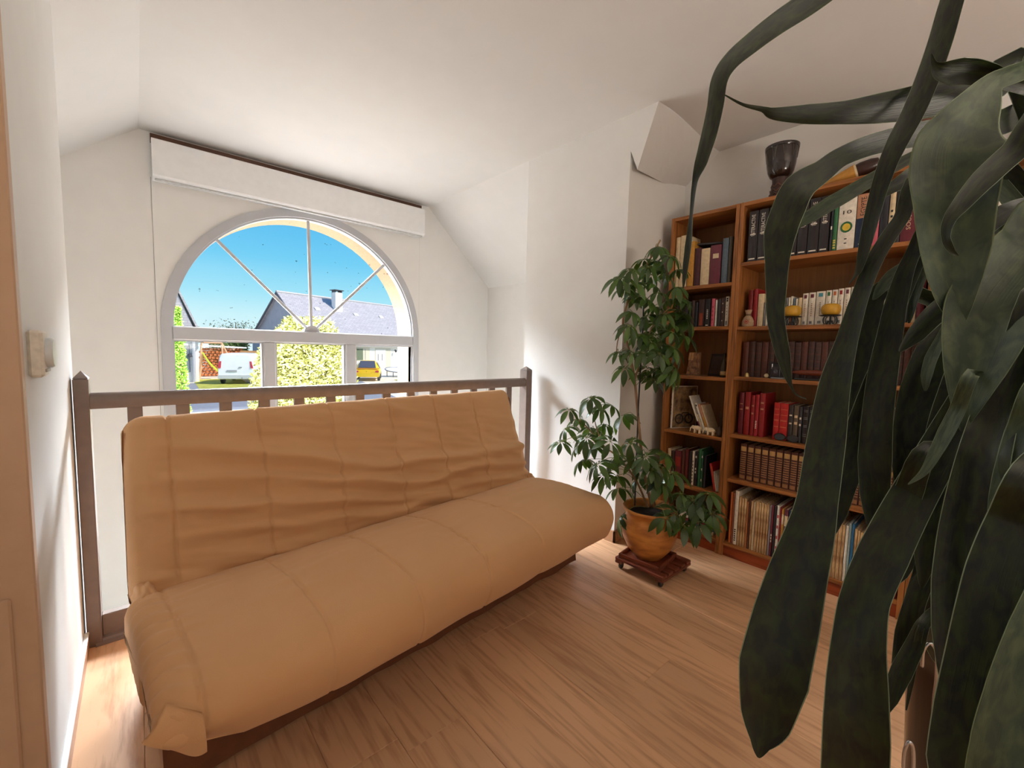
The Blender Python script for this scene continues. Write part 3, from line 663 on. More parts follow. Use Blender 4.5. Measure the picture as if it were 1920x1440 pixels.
r6 = [(1363.5, 1367.5, .30, ORANGE, 'thin orange binder', None, None), (1368, 1371.5, .30, cmat(140, 74, 50), 'thin brown book', None, None), (1372, 1379, .315, WHT, 'tall white magazine with black print', None, [('print', bands([.08, .12, .16, .2, .24, .28], .012, .3, .7), PRINTK)]),
 (1379.5, 1384, .285, AGED, 'stained old sheet-music album', 'stained old paper albums', None), (1384.5, 1389, .28, AGED, 'stained old sheet-music album', 'stained old paper albums', None), (1389.5, 1394, .285, AGED, 'stained old sheet-music album', 'stained old paper albums', None), (1394.5, 1398, .27, cmat(188, 120, 70), 'faded brown album', None, None), (1398.5, 1402, .29, LEATH, 'brown paper album', None, None), (1402.5, 1406.5, .28, AGED, 'stained old sheet-music album', 'stained old paper albums', None), (1407, 1411, .275, CREAM, 'cream album', None, None)]
x = 1411.5
for i, w_ in enumerate((6, 4.5, 5, 5.5, 4.5)): r6.append((x, x+w_-.5, .285-.004*(i % 2), AGED, 'stained old sheet-music album', 'stained old paper albums', None)); x += w_
r6 += [(1437.5, 1441, .28, cmat(150, 140, 150), 'grey magazine', None, None), (1441.5, 1445.5, .285, MAROON, 'dark maroon magazine', None, [('print', bands([.3, .36, .42], .02, .2, .8), PRINTW)]), (1446, 1451, .285, DK, 'black magazine', None, None), (1451.5, 1456.5, .29, WHT, 'white magazine with red print', None, [('print', bands([.2, .4, .6, .8], .03, .2, .8), RED2)]), (1457, 1460, .285, RED, 'thin red magazine', None, None), (1460.5, 1465, .28, MUST, 'orange yellow magazine', None, [('head', patch(.7, .9), CREAM)])]
for i, (c_, n_) in enumerate(((PURP, 'purple'), (NAVY, 'navy blue'), (BLUE, 'blue'), (TEAL, 'teal'), (BLUE, 'blue'), (PURP, 'purple'), (NAVY, 'navy blue'), (GREEN, 'green'), (BLUE, 'blue'), (RED, 'red'))):
    r6.append((1466+i*7.4, 1472.6+i*7.4, .28, c_, n_+' magazine with a cream head band', 'magazines with cream head bands', [('head', patch(.68, .88), CREAM)]))
x = 1541.0
for i, w_ in enumerate((6, 7, 8, 6.5, 7.5, 6)): r6.append((x, x+w_-.5, .29-.006*(i % 3), AGED, 'yellowed unbound periodical', 'yellowed periodicals', None)); x += w_
r6 += [(1582.5, 1588, .28, WHT, 'white magazine', None, None), (1588.5, 1593, .295, cmat(150, 170, 170), 'grey blue magazine', None, None), (1593.5, 1599, .295, BLUE, 'bright blue magazine', None, None)]
x = 1599.5
for i, w_ in enumerate((6, 5, 6, 5.5, 6, 5, 6, 5.5)): r6.append((x, x+w_-.5, .275-.005*(i % 3), AGED, 'yellowed unbound periodical', 'yellowed periodicals', None)); x += w_
r6 += [(1645.5, 1652, .2, BLUE, 'short blue magazine', None, None), (1653, 1661, .24, TEAL, 'teal magazine', None, None), (1664, 1672, .27, RED2, 'red album', None, None), (1672.5, 1680, .27, MUST, 'orange yellow album', None, None), (1680.5, 1688, .28, RED, 'dark red album', None, None)]
row(r6, 1035, .085, W7, .018, .22)
# narrow bookcase
V1 = 'the top narrow shelf'
n1_ = [(1253, 1263, .29, TEAL, 'teal and blue book', None, [('lower_cover', patch(0, .5), NAVY), ('mark', patch(.55, .66, .1, .9), PRINTW)]), (1264, 1272, .31, CREAM, 'tall cream book', 'pair of tall cream books', None), (1272.5, 1286, .315, CREAM, 'tall thick cream book', 'pair of tall cream books', None),
 (1287.5, 1299, .27, MUST, 'mustard yellow book', None, None), (1300, 1311, .225, cmat(74, 30, 38), 'dark maroon book', None, None), (1312, 1328, .215, CREAM, 'plain cream book', None, None), (1329, 1349, .225, PURP, 'purple speckled book with pale label', None, [('label', patch(.66, .78, .2, .75), CREAM)]),
 (1351, 1362, .255, SLATE, 'blue grey marbled book', None, None), (1363, 1368.5, .26, cmat(84, 76, 66), 'grey brown book', None, None)]
row(n1_, 532, 1.592, V1, .02, .16)
V2 = 'the second narrow shelf'
n2_ = [(1265+i*6, 1270.6+i*6, .15+.006*(i % 3), (DK, LEATH2, DKB, DK)[i % 4], ('black', 'dark brown', 'blue black', 'black')[i % 4]+' paperback', None, None) for i in range(7)]
n2_ += [(1308, 1319, .165, cmat(60, 34, 30), 'dark paperback with a lit archway on its spine', None, [('arch', patch(.05, .5, .2, .8), cmat(150, 60, 34))]), (1320, 1330, .165, DK, 'black paperback with white lettering', None, [('print', bands([.3, .36, .42, .48, .54, .6], .015, .35, .6), PRINTW), ('logo', patch(.04, .07, .25, .75), PRINTW)]),
 (1332, 1338, .165, PINK, 'pink paperback', None, [('mark', bands([.25, .4, .55, .7], .03, .3, .7), cmat(150, 40, 60))]), (1339, 1342.5, .155, cmat(200, 200, 190), 'thin pale grey paperback', None, None), (1343.5, 1349, .16, DK, 'black paperback', None, None), (1349.5, 1357, .165, LEATH2, 'dark brown paperback', None, [('print', bands([.2, .5, .8], .02, .4, .6), PRINTW)]),
 (1358, 1364.5, .17, WHT, 'white paperback with black emblems', None, [('emblem', bands([.93, .86], .03, .25, .75), PRINTK), ('foot_logo', patch(.04, .18, .25, .75), GREY), ('title', bands([.4, .5, .6, .7], .02, .4, .6), GREY)]), (1365, 1368, .16, ORANGE, 'thin orange paperback', None, None)]
row(n2_, 612, 1.344, V2, .03, .12)
V5 = 'the fifth narrow shelf'
n5_ = [(1249, 1255, .2, CREAM, 'cream paperback', None, None), (1256, 1262, .19, LEATH2, 'dark brown book', None, None), (1263, 1275, .2, MAROON, 'dark red book with a red label', None, [('label', patch(.5, .8, .1, .9), cmat(150, 40, 36))]), (1276, 1281, .21, LEATH, 'brown book', None, None), (1282, 1288, .22, cmat(96, 26, 24), 'deep red book', None, None), (1289, 1294, .21, DK, 'black book', None, None),
 (1295.5, 1299.5, .215, WHT, 'thin white paperback', None, [('print', bands([.1, .2, .3, .4, .5, .6, .7], .03, .3, .7), PRINTK)]), (1300, 1306, .215, DK, 'black book with white letters', None, [('print', bands([.85, .5, .4], .03, .3, .7), PRINTW)]), (1307, 1312, .235, GREEN, 'green book', None, None), (1312.5, 1316, .225, cmat(40, 90, 60), 'thin dark green book', None, [('mark', bands([.2, .5, .85], .03, .2, .8), PRINTW)]), (1317, 1322, .2, DKB, 'black book leaning slightly', None, None)]
row(n5_, 905, .36, V5, .04, .15)
put_book(at(1343, 912, X=XF+.03).y, .013, .165, .12, .36, RED2, 'orange red book leaning on its neighbours on the fifth narrow shelf', None, .03, [('stripe', patch(.1, .9, .0, .25), ORANGE)], -.22)
for k, px in enumerate((1349, 1352.5, 1356)): put_book(at(px-5, 912, X=XF+.03).y, .005, .12-.008*k, .1, .36, WHT, ('first', 'second', 'last')[k]+' of three thin white booklets leaning at the right of the fifth narrow shelf', 'thin white booklets', .03, None, -.16)
# black folder laid across the books on the top narrow shelf
mb = MB(); mb.box(-.075, .075, -.12, .12, 0, .012, .002); o = build('folder', mb, DK); o.location = (XF+.14, 1.165, 1.592+.242); o.rotation_euler = (.05, 0, .2); tag(o, 'black folder lying across the cream and purple books', 'folder')
# fourth narrow shelf: picture book, leaning books
bk = put_book(at(1262, 800, X=XF+.05).y, .014, .275, .19, .695, WHT, 'large picture book with white spine and motorbike on its cover, standing askew', None, .05, [('title', bands([.35, .42, .49, .56], .025, .3, .7), GREY)], 0, 0)
bk.rotation_euler = (0, 0, math.radians(-24)); bk.location.y = 1.374; bk.location.x = XF+.045
mb = MB(); mb.poly([(.004, -.0006, .004), (.186, -.0006, .004), (.186, -.0006, .271), (.004, -.0006, .271)]); p = build('cover_art', mb, mat('spotted_cover', S(150, 118, 78), .5, .6, 26, dark=S(46, 32, 34))); p.parent = bk
WH_ = []
mb = MB()
for cx_ in (.055, .13): mb.add([(cx_+r_*math.cos(k*.3927), -.0012, .06+r_*math.sin(k*.3927)) for r_ in (.034, .024) for k in range(16)], [(k, (k+1) % 16, 16+(k+1) % 16, 16+k) for k in range(16)])
mb.tube([(.055, -.001, .06), (.08, -.001, .1), (.125, -.001, .1), (.13, -.001, .06)], .004, 6); p = build('cover_motorbike', mb, PRINTK); p.parent = bk
yb_ = at(1334, 805, X=XF+.06).y
for px, t_, h_, cv, nm, dc in reversed(((1300, .010, .235, WHT, 'white booklet with a dark red foot, first of the leaning books', [('foot', patch(0, .3), MAROON)]), (1306, .009, .115, CREAM, 'short cream booklet, second of the leaning books', None), (1311, .013, .19, WHT, 'white booklet with a dark emblem, third of the leaning books', [('emblem', bands([.92], .03, .2, .8), PRINTK)]), (1318, .016, .185, TANB, 'brown and yellow booklet, fourth of the leaning books', [('foot', patch(0, .55), MUST)]), (1326, .009, .18, CREAM, 'pale booklet, last of the leaning books', None))):
    put_book(yb_, t_, h_, .12, .695, cv, nm+', fourth narrow shelf', 'leaning booklets on the fourth narrow shelf', .06, dc, -.38); yb_ += t_/math.cos(.38)+.0015
# dark framed picture behind
mb = MB(); mb.box(0, .008, -.055, .055, 0, .16, .002); o = build('postcard', mb, cmat(96, 60, 34)); o.location = (XF+.19, 1.085, .697); o.rotation_euler = (0, .28, -.35); tag(o, 'brown picture card propped behind the ivory elephants', 'card')
mb = MB()
mb.poly([(-.0008, -.04, .02), (-.0008, .04, .02), (-.0008, .04, .14), (-.0008, -.04, .14)]); p = build('picture', mb, mat('card_print', S(176, 116, 60), .6, .5, 30, dark=S(60, 34, 24))); p.parent = o
# ------------------------------------------------------------------ things on and beside the shelves
def place(px, py, z, sb): p = at(px, py, X=XF+sb); return Vector((XF+sb, p.y, z+.0004))
# goblet drum
p = place(1461, 362, 2.02, .12); DW = mat('dark_carved_wood', S(58, 34, 28), .3, .35, 40, .2, 60); DG = mat('dark_glossy_wood', S(34, 20, 18), .18, .2, 20, coat=.5)
t_ = thing('goblet_drum', 'dark carved goblet drum standing on the wide bookcase', 'drum', p)
mb = MB(); mb.lathe([(.0, .118), (.034, .12), (.05, .13), (.062, .155), (.069, .19), (.074, .24), (.078, .285), (.074, .287), (.0, .283)], 32, p); build('bowl', mb, DG, t_, smooth=50)
mb = MB(); mb.lathe([(.0, 0), (.054, 0), (.054, .008), (.050, .02), (.047, .022), (.041, .07), (.037, .1), (.039, .122), (0, .122)], 32, p); build('foot', mb, DW, t_, smooth=40)
mb = MB(); mb.lathe([(.0785, .272), (.0815, .278), (.0815, .288), (.0765, .290)], 32, p); build('rim_ring', mb, DG, t_, smooth=60)
mb = MB()
for k in range(20):
    a = 2*math.pi*k/20; b = a+.16*(1 if k % 2 else -1)
    mb.tube([p+Vector((.079*math.cos(a), .079*math.sin(a), .278)), p+Vector((.072*math.cos(b), .072*math.sin(b), .215))], .0012, 4)
build('tuning_cord', mb, cmat(80, 66, 50), t_)
mb = MB()
for zz, r_, am in ((.032, .0475, .006), (.055, .044, .007), (.082, .0405, .006)):
    mb.tube([p+Vector((r_*math.cos(a), r_*math.sin(a), zz+am*math.sin(a*8+zz*90))) for a in [2*math.pi*k/96 for k in range(97)]], .0022, 5)
build('carved_bands', mb, cmat(112, 70, 54, .35), t_, smooth='all')
# horn lying on top
q0 = place(1533, 352, 2.022, .05); q1 = at(1606, 325, X=XF+.07); q1 = Vector((XF+.07, q1.y, 2.064)); ax = (q1-q0)
t_ = thing('horn', 'mustard wooden horn with dark end lying on the wide bookcase', 'horn', (q0.x, q0.y, 2.02)); Mh = ax.to_track_quat('Z', 'Y').to_matrix().to_4x4(); ln = ax.length
mb = MB(); mb.lathe([(.0, 0), (.006, .002), (.020, ln*.35), (.032, ln*.75), (.038, ln-.006), (.036, ln-.006)], 24, q0, 0, Mh); build('body', mb, mat('mustard_wood', S(206, 146, 62), .45, .2, 20, stretch=(1, 1, .2)), t_, smooth=50)
mb = MB(); mb.lathe([(.036, ln-.006), (.0395, ln-.006), (.0395, ln+.002), (.033, ln+.002)], 24, q0, 0, Mh); build('rim', mb, CREAM, t_, smooth=30)
mb = MB(); mb.lathe([(.034, ln), (.037, ln+.02), (.034, ln+.06), (.026, ln+.085), (.0, ln+.09)], 14, q0, 0, Mh); build('dark_end', mb, DW, t_, smooth=30)
# second carved piece, mostly behind the leaves
p = Vector((XF+.10, at(1738, 240, X=XF+.10).y, 2.0205)); t_ = thing('wooden_figure', 'reddish brown carved figure with silver band, half hidden by leaves', 'figurine', p)
mb = MB(); mb.lathe([(0, 0), (.05, 0), (.05, .015), (.034, .03), (.03, .09), (.046, .13), (.05, .165), (.038, .2), (.02, .215), (0, .218)], 20, p); build('body', mb, mat('red_brown_wood', S(120, 78, 64), .4, .2, 20), t_, smooth=40)
mb = MB(); mb.lathe([(.0475, .132), (.052, .137), (.052, .147), (.0485, .15)], 20, p); build('silver_band', mb, mat('silver_band', S(200, 200, 205), .25, .05, 30, metal=.9), t_, smooth=40)
# burlap sachet
p = place(1402, 607, 1.339, .03); BUR = mat('burlap', S(176, 148, 118), .95, .25, 120, .5, 300)
t_ = thing('sachet', 'small burlap sachet tied at the neck with a red round stamp', 'sachet', p)
mb = MB(); mb.lathe([(0, 0), (.026, 0), (.032, .008), (.031, .03), (.022, .05), (.011, .062), (.010, .066), (.018, .085), (.020, .092), (.012, .088), (0, .07)], 18, p, 0, Matrix.Diagonal((.62, 1, 1, 1))); build('bag', mb, BUR, t_, smooth=60)
mb = MB(); mb.lathe([(.0105, .060), (.0125, .062), (.0125, .067), (.0105, .069)], 14, p, 0, Matrix.Diagonal((.7, 1, 1, 1))); build('string', mb, cmat(120, 96, 70), t_)
mb = MB(); mb.add([(p.x-.0212+.0, p.y+r_*math.cos(k*.3927), p.z+.026+r_*math.sin(k*.3927)) for r_ in (.0115, .009) for k in range(16)], [(k, 16+k, 16+(k+1) % 16, (k+1) % 16) for k in range(16)]); mb.add([(p.x-.0214, p.y+y_, p.z+.026+z_) for y_, z_ in ((-.006, -.003), (.006, -.003), (.006, .003), (-.006, .003))], [(3, 2, 1, 0)]); build('stamp', mb, RED2, t_)
# candles on iron stands
CAND = mat('candle_wax', S(206, 156, 44), .45, .12, 40); first = None
for px, wh in ((1484, 'yellow squat candle on a black scroll stand, nearer the burlap sachet'), (1556, 'yellow squat candle on a black scroll stand, before the widest white paperback')):
    p = place(px, 606, 1.339, .028); t_ = thing('candle', wh, 'candle', p, 'yellow candles on iron stands')
    mb = MB(); mb.lathe([(0, .047), (.028, .047), (.037, .056), (.041, .072), (.038, .09), (.028, .1), (.01, .103), (0, .1)], 24, p); build('wax', mb, CAND, t_, smooth='all')
    mb = MB(); mb.tube([p+Vector((0, 0, .1)), p+Vector((.001, .001, .109))], .0012, 5); build('wick', mb, PRINTK, t_)
    mb = MB(); mb.lathe([(0, .0425), (.042, .0425), (.045, .0455), (.042, .0465), (0, .0465)], 20, p); build('plate', mb, BLACKM, t_, smooth=30)
    for k in range(4):
        a = math.pi/4+k*math.pi/2; d_ = Vector((math.cos(a), math.sin(a), 0)); mb = MB()
        mb.tube([p+d_*(.022+.012*math.cos(s))+Vector((0, 0, .021+.0185*math.sin(s))) for s in [math.pi*.6-i*.33 for i in range(16)]], .0021, 5); build('scroll_leg', mb, BLACKM, t_, smooth='all')
    mb = MB(); mb.tube([p+Vector((0, 0, .0)), p+Vector((0, 0, .043))], .004, 6); build('stem', mb, BLACKM, t_)
# third wide shelf: bell, box camera, brown model
p = place(1400, 708, 1.057, .035); t_ = thing('bell', 'tiny brass bell in front of the leather volumes', 'bell', p)
mb = MB(); mb.lathe([(.013, 0), (.012, .004), (.009, .018), (.005, .024), (0, .025)], 14, p); build('cup', mb, mat('brass', S(200, 170, 110), .35, .1, 20, metal=.6), t_, smooth='all')
mb = MB(); mb.lathe([(0, .024), (.003, .025), (.0035, .034), (.002, .040), (0, .041)], 8, p); build('handle', mb, DW, t_, smooth='all')
p = place(1454, 708, 1.057, .036); t_ = thing('camera', 'old black box camera with a pale lens in front of leather volumes', 'camera', p); BK = cmat(22, 20, 22, .35)
mb = MB(); mb.box(p.x-.012, p.x+.030, p.y-.045, p.y+.03, p.z, p.z+.085, .004); build('body', mb, BK, t_)
mb = MB(); mb.box(p.x-.028, p.x-.0125, p.y-.028, p.y+.012, p.z+.012, p.z+.062, .003); build('bellows', mb, DK, t_)
My = Matrix.Rotation(-math.pi/2, 4, 'Y')
mb = MB(); mb.lathe([(0, 0), (.011, 0), (.011, .007), (.008, .010), (0, .008)], 18, p+Vector((-.0122, .040, .014)), 0, My); build('dial', mb, cmat(206, 190, 150), t_, smooth=40)
mb = MB(); mb.lathe([(0, 0), (.012, 0), (.012, .006), (.009, .008), (0, .006)], 18, p+Vector((-.0282, -.008, .038)), 0, My); build('lens', mb, mat('lens_glass', S(70, 70, 80), .1, .05, 10), t_, smooth=40)
mb = MB(); mb.box(p.x-.018, p.x-.012, p.y+.012, p.y+.018, p.z+.05, p.z+.08, .002); build('clip', mb, mat('chrome_clip', S(200, 200, 205), .2, .05, 10, metal=1), t_)
mb = MB(); mb.box(p.x-.04, p.x+.0, p.y-.05, p.y+.012, p.z, p.z+.008, .002); build('base_plate', mb, cmat(120, 120, 124, .3), t_)
p = place(1528, 712, 1.057, .032); t_ = thing('model_boat', 'long brown lacquered model on a black base before the leather volumes', 'model', p)
Mx = Matrix.Rotation(math.pi/2, 4, 'X')
mb = MB(); mb.lathe([(0, -.105), (.006, -.1), (.013, -.06), (.015, 0), (.013, .06), (.006, .1), (0, .105)], 14, p+Vector((0, 0, .040)), 0, Mx); build('hull', mb, mat('lacquered_wood', S(110, 52, 34), .25, .2, 20), t_, smooth='all')
mb = MB(); mb.box(p.x-.012, p.x+.012, p.y-.09, p.y+.09, p.z, p.z+.012, .002); mb.box(p.x-.004, p.x+.004, p.y-.06, p.y-.05, p.z+.012, p.z+.03); mb.box(p.x-.004, p.x+.004, p.y+.05, p.y+.06, p.z+.012, p.z+.03); build('base', mb, BK, t_)
# glasses and small book on the fourth shelf
p = place(1474, 820, .7275, .034); t_ = thing('glasses', 'folded dark glasses lying before the charcoal volumes', 'glasses', p)
for s_ in (-1, 1):
    c_ = p+Vector((0, s_*.031, .018)); mb = MB(); mb.tube([c_+Vector((.004*math.sin(a), .026*math.cos(a), .017*math.sin(a))) for a in [k*math.pi/8 for k in range(17)]], .0022, 5); build('rim', mb, BK, t_, smooth='all')
    mb = MB(); mb.add([c_+Vector((.004*math.sin(a), .025*math.cos(a), .016*math.sin(a))) for a in [k*math.pi/8 for k in range(16)]], [tuple(range(16))]); build('lens', mb, mat('dark_lens', S(46, 44, 50), .08, .05, 10), t_)
    mb = MB(); mb.tube([p+Vector((0, s_*.058, .022)), p+Vector((.012, s_*.05, .02)), p+Vector((.016, -s_*.045, .004))], .002, 5); build('temple', mb, BK, t_)
mb = MB(); mb.tube([p+Vector((0, -.006, .02)), p+Vector((-.002, 0, .023)), p+Vector((0, .006, .02))], .002, 5); build('bridge', mb, BK, t_)
o = build('book', book_mesh(.018, .17, .11, ORANGE), [cmat(206, 128, 78), PAPER]); o.rotation_euler = (math.radians(-90), 0, 0); o.location = (XF+.012, .40, .726+.0185); tag(o, 'orange book lying flat on the fourth wide shelf behind the leaves', 'book')
# ivory elephants
IV = mat('ivory', S(244, 222, 186), .4, .12, 30)
def elephant(px, label):
    p = place(px, 812, .695, .022); t_ = thing('elephant_figurine', label, 'figurine', p, 'pair of ivory elephants'); t_.scale = (1.25, 1.25, 1.25)
    def ell(c_, r_, m_=None):
        mb.lathe([(max(1e-6, math.sin(math.pi*k/8))*1.0, -math.cos(math.pi*k/8)) for k in range(9)], 12, p+Vector(c_), 0, Matrix.Diagonal((*r_, 1)))
    mb = MB(); ell((0, 0, .0255), (.0105, .020, .0115)); build('body', mb, IV, t_, smooth='all')
    mb = MB(); ell((0, .021, .0275), (.008, .009, .009)); mb.tube([p+Vector((0, .028, .026)), p+Vector((0, .034, .018)), p+Vector((0, .035, .008)), p+Vector((0, .037, .003))], [.004, .003, .0022, .0015], 7); build('head', mb, IV, t_, smooth='all')
    for s_ in (-1, 1):
        mb = MB(); ell((s_*.0085, .017, .027), (.002, .006, .008)); build('ear', mb, IV, t_, smooth='all')
        for y_ in (-.013, .011):
            mb = MB(); mb.tube([p+Vector((s_*.006, y_, .02)), p+Vector((s_*.0065, y_, .008)), p+Vector((s_*.0065, y_, 0))], [.0045, .0035, .004], 7); build('leg', mb, IV, t_, smooth='all')
    mb = MB(); mb.tube([p+Vector((0, -.019, .03)), p+Vector((0, -.024, .018))], .001, 5); build('tail', mb, IV, t_)
elephant(1307, 'ivory elephant figurine nearer the bookcase corner, below the leaning booklets'); elephant(1332, 'ivory elephant figurine beside the bookcase upright, second of the pair')
p = place(1349, 812, .695, .03); t_ = thing('vase', 'little dark vase with a dried twig beside the ivory elephants', 'vase', p)
mb = MB(); mb.lathe([(0, 0), (.012, 0), (.018, .015), (.017, .035), (.008, .05), (.009, .058), (.007, .058), (0, .05)], 14, p); build('body', mb, cmat(70, 52, 36), t_, smooth='all')
for k in range(5): mb = MB(); mb.tube([p+Vector((0, 0, .05)), p+Vector((.004*k-.008, .004*k-.01, .10)), p+Vector((.012*k-.024, .009*k-.02, .14+.01*(k % 2)))], .0012, 4); build('twig', mb, cmat(80, 62, 40), t_)
# third narrow shelf: carved relief, dark frame, bottle
p = place(1300, 702, 1.046, .04); t_ = thing('carved_relief', 'golden brown carved relief tablet on the third narrow shelf', 'ornament', p)
mb = MB()
def rel(u, v): return Matrix.Rotation(.12, 3, 'Y') @ Vector((-.012-.010*max(0, nz(u*7, v*9, 4)+.35*nz(u*16, v*20, 7)), (u-.5)*(.078-.02*v), .006+v*.13))+p
mb.grid(lambda u, v: rel(u, 1-v), 30, 40); build('carving', mb, mat('gilt_carving', S(150, 104, 62), .45, .4, 30, dark=S(84, 50, 30)), t_, smooth='all')
mb = MB(); mb.prism([Matrix.Rotation(.12, 3, 'Y') @ Vector((-.010, y_, z_))+p for y_, z_ in ((-.042, .0), (.042, .0), (.032, .142), (-.032, .142))], (.012, 0, 0)); build('slab', mb, cmat(120, 84, 52), t_)
for s_ in (0, 1): mb = MB(); mb.prism([Matrix.Rotation(.12, 3, 'Y') @ Vector((-.018, y_, z_))+p for y_, z_ in ((.022-s_*.016, .095), (.034-s_*.016, .093), (.031-s_*.016, .14), (.019-s_*.016, .14))], (.012, 0, 0)); build('pillar', mb, cmat(170, 126, 80), t_)
mb = MB(); mb.box(0, .012, -.05, .05, 0, .14, .002); o = build('photo_frame', mb, BK); o.location = (XF+.12, 1.155, 1.0466); o.rotation_euler = (0, .2, -.3); tag(o, 'black photo frame leaning behind the carved relief', 'photo frame')
mb = MB(); mb.poly([(-.0006, -.038, .014), (-.0006, .038, .014), (-.0006, .038, .126), (-.0006, -.038, .126)]); q = build('photo', mb, mat('dark_photo', S(70, 52, 46), .3, .4, 30)); q.parent = o
p = place(1356, 704, 1.046, .05); t_ = thing('bottle', 'slim dark glass bottle with a small cream label', 'bottle', p)
mb = MB(); mb.lathe([(0, 0), (.017, 0), (.018, .004), (.018, .07), (.014, .085), (.007, .1), (.0065, .135), (.008, .136), (.008, .142), (0, .142)], 18, p); build('glass_body', mb, mat('bottle_glass', S(66, 50, 30), .08, .1, 10), t_, smooth=50)
mb = MB(); mb.lathe([(.0184, .012), (.0184, .036)], 18, p); build('label', mb, cmat(196, 170, 120), t_, smooth='all')
# magazines lying on the bottom narrow shelf
for k, (c_, n_) in enumerate(((CREAM, 'lowest'), (SLATE, 'second'), (MAROON, 'third'), (WHT, 'topmost'))):
    mb = MB(); mb.box(-.1, .1, -.145, .145, 0, .019 if k < 3 else .02, .002); o = build('magazine', mb, c_); o.location = (XF+.135, 1.205, .0856+.0198*k); o.rotation_euler = (0, 0, .03*(k-1)+(.08 if k == 3 else 0))
    tag(o, n_+' magazine of the flat pile at the bottom of the narrow bookcase', 'magazine', 'flat pile of magazines')
mb = MB(); mb.add([(.0-.1005+.0, -.14+.0, .0202), (-.04, -.14, .0202), (-.04, .02, .0202), (-.1, .02, .0202)], [(0, 1, 2, 3)]); q = build('cover_print', mb, GREY); q.parent = o
# books that show in the bookcase behind the big plant
def rb(pa, pb, yb, z, h, cv, lab, deco=None, yaw=0, sb=.02, grp=None):
    a, b_ = yspan(pa, pb, yb, sb); a, b_ = max(-.57, a), min(b_, .182)
    if b_-a < .004: return
    put_book(a+.0006, b_-a-.0012, h, .15, z, cv, lab, grp, sb, deco, 0, yaw)
redt = lambda: [('letter', title('O', .60, .5, .09, True), RED2), ('title', bands([.70, .74, .78, .82, .86, .9], .012, .25, .75), RED2), ('foot_letter', title('O', .30, .5, .07, True), PRINTK)]
for k, (a, b_) in enumerate(((1862, 1874), (1875, 1887), (1888, 1899))): rb(a, b_, 440, 1.694, .222+.001*k, WHT, ('first', 'second', 'third')[k]+' of three white books with red round letters behind the long leaves', redt(), grp='white books with red letters')
put_book(at(1903, 440, X=XF+.02).y-.016, .014, .222, .15, 1.694, WHT, 'white book turned askew beside the books with red letters', None, .03, None, 0, math.radians(-42))
for k, (a, b_, c_, n_) in enumerate(((1772, 1784, MAROON, 'maroon'), (1785, 1799, DK, 'black'), (1800, 1812, GREEN, 'green'), (1813, 1830, CREAM, 'cream'), (1831, 1846, NAVY, 'navy'), (1847, 1860, cmat(90, 60, 60), 'brown'))): rb(a, b_, 445, 1.694, .2+.01*(k % 3), c_, n_+' book on the top shelf behind the long-leaved plant')
for k, (a, b_, c_, n_) in enumerate(((1868, 1876, ORANGE, 'orange'), (1877, 1886, RED2, 'crimson'), (1887, 1893, WHT, 'white'), (1894, 1906, MAROON, 'maroon'), (1907, 1920, DK, 'black'))): rb(a, b_, 980, .465, .24, c_, n_+' magazine seen between the long leaves above the bottom shelf')
for k, (a, b_, c_, n_) in enumerate(((1706, 1716, ORANGE, 'orange'), (1717, 1725, cmat(160, 84, 40), 'rust'), (1726, 1736, MAROON, 'maroon'), (1737, 1748, MUST, 'mustard'))): rb(a, b_, 1100, .085, .3, c_, n_+' album on the bottom shelf behind the long leaves')
# ------------------------------------------------------------------ umbrella plant on its wheeled stand
PC = Vector((2.075, 1.165, 0)); WD = wood('red_stained_wood', S(122, 62, 42), S(84, 38, 26), 'Y', .4, 14, True, 60)
dl = thing('plant_trolley', 'red-brown slatted wooden plant trolley on black castors', 'plant stand', PC)
for k in range(5):
    x_ = PC.x-.148+.062*k; mb = MB(); mb.box(x_, x_+.046, PC.y-.142, PC.y+.142, .050, .066, .003); build('slat', mb, WD, dl)
for y_ in (PC.y-.142, PC.y+.100): mb = MB(); mb.box(PC.x-.148, PC.x+.148, y_, y_+.042, .033, .0495, .003); build('cross_bar', mb, WD, dl)
for sx_ in (-1, 1):
    for sy_ in (-1, 1):
        c_ = PC+Vector((sx_*.122, sy_*.118, .0165)); mb = MB(); mb.lathe([(0, -.009), (.012, -.009), (.0165, -.005), (.0165, .005), (.012, .009), (0, .009)], 16, c_, 0, Matrix.Rotation(math.pi/2, 4, 'X')); ca = build('castor', mb, BLACKM, dl, smooth=40)
        mb = MB(); mb.box(c_.x-.008, c_.x+.008, c_.y-.012, c_.y+.012, .024, .033); build('bracket', mb, BLACKM, ca)
TC = PC.copy(); PC = PC+Vector((-.018, .022, 0))
tr_ = thing('saucer', 'square terracotta red saucer under the ochre plant pot', 'saucer', PC+Vector((0, 0, .0665)))
Rz = Matrix.Translation(PC) @ Matrix.Rotation(.12, 4, 'Z')
mb = MB(); mb.box(-.115, .115, -.115, .115, .0665, .074, .002, 0, Rz)
for a in range(4): mb.box(-.115, .115, .103, .115, .074, .092, .003, 0, Rz @ Matrix.Rotation(a*math.pi/2, 4, 'Z'))
build('tray', mb, WD, tr_)
pl = thing('umbrella_plant', 'tall umbrella plant in an ochre glazed pot by the bookcase', 'plant', PC+Vector((0, 0, .0745)))
OCH = mat('ochre_glaze', S(204, 138, 66), .4, .35, 9, .12, 60, spec=.45, dark=S(160, 92, 40), stretch=(1, 1, 3)); pz = .0745
mb = MB(); mb.lathe([(0, pz), (.066, pz), (.078, pz+.012), (.112, pz+.055), (.136, pz+.105), (.146, pz+.145), (.144, pz+.18), (.132, pz+.212), (.125, pz+.232), (.128, pz+.246), (.140, pz+.258), (.145, pz+.268), (.140, pz+.277), (.128, pz+.272), (.120, pz+.25), (.122, pz+.225), (0, pz+.222)], 48, PC); build('pot', mb, OCH, pl, smooth='all')
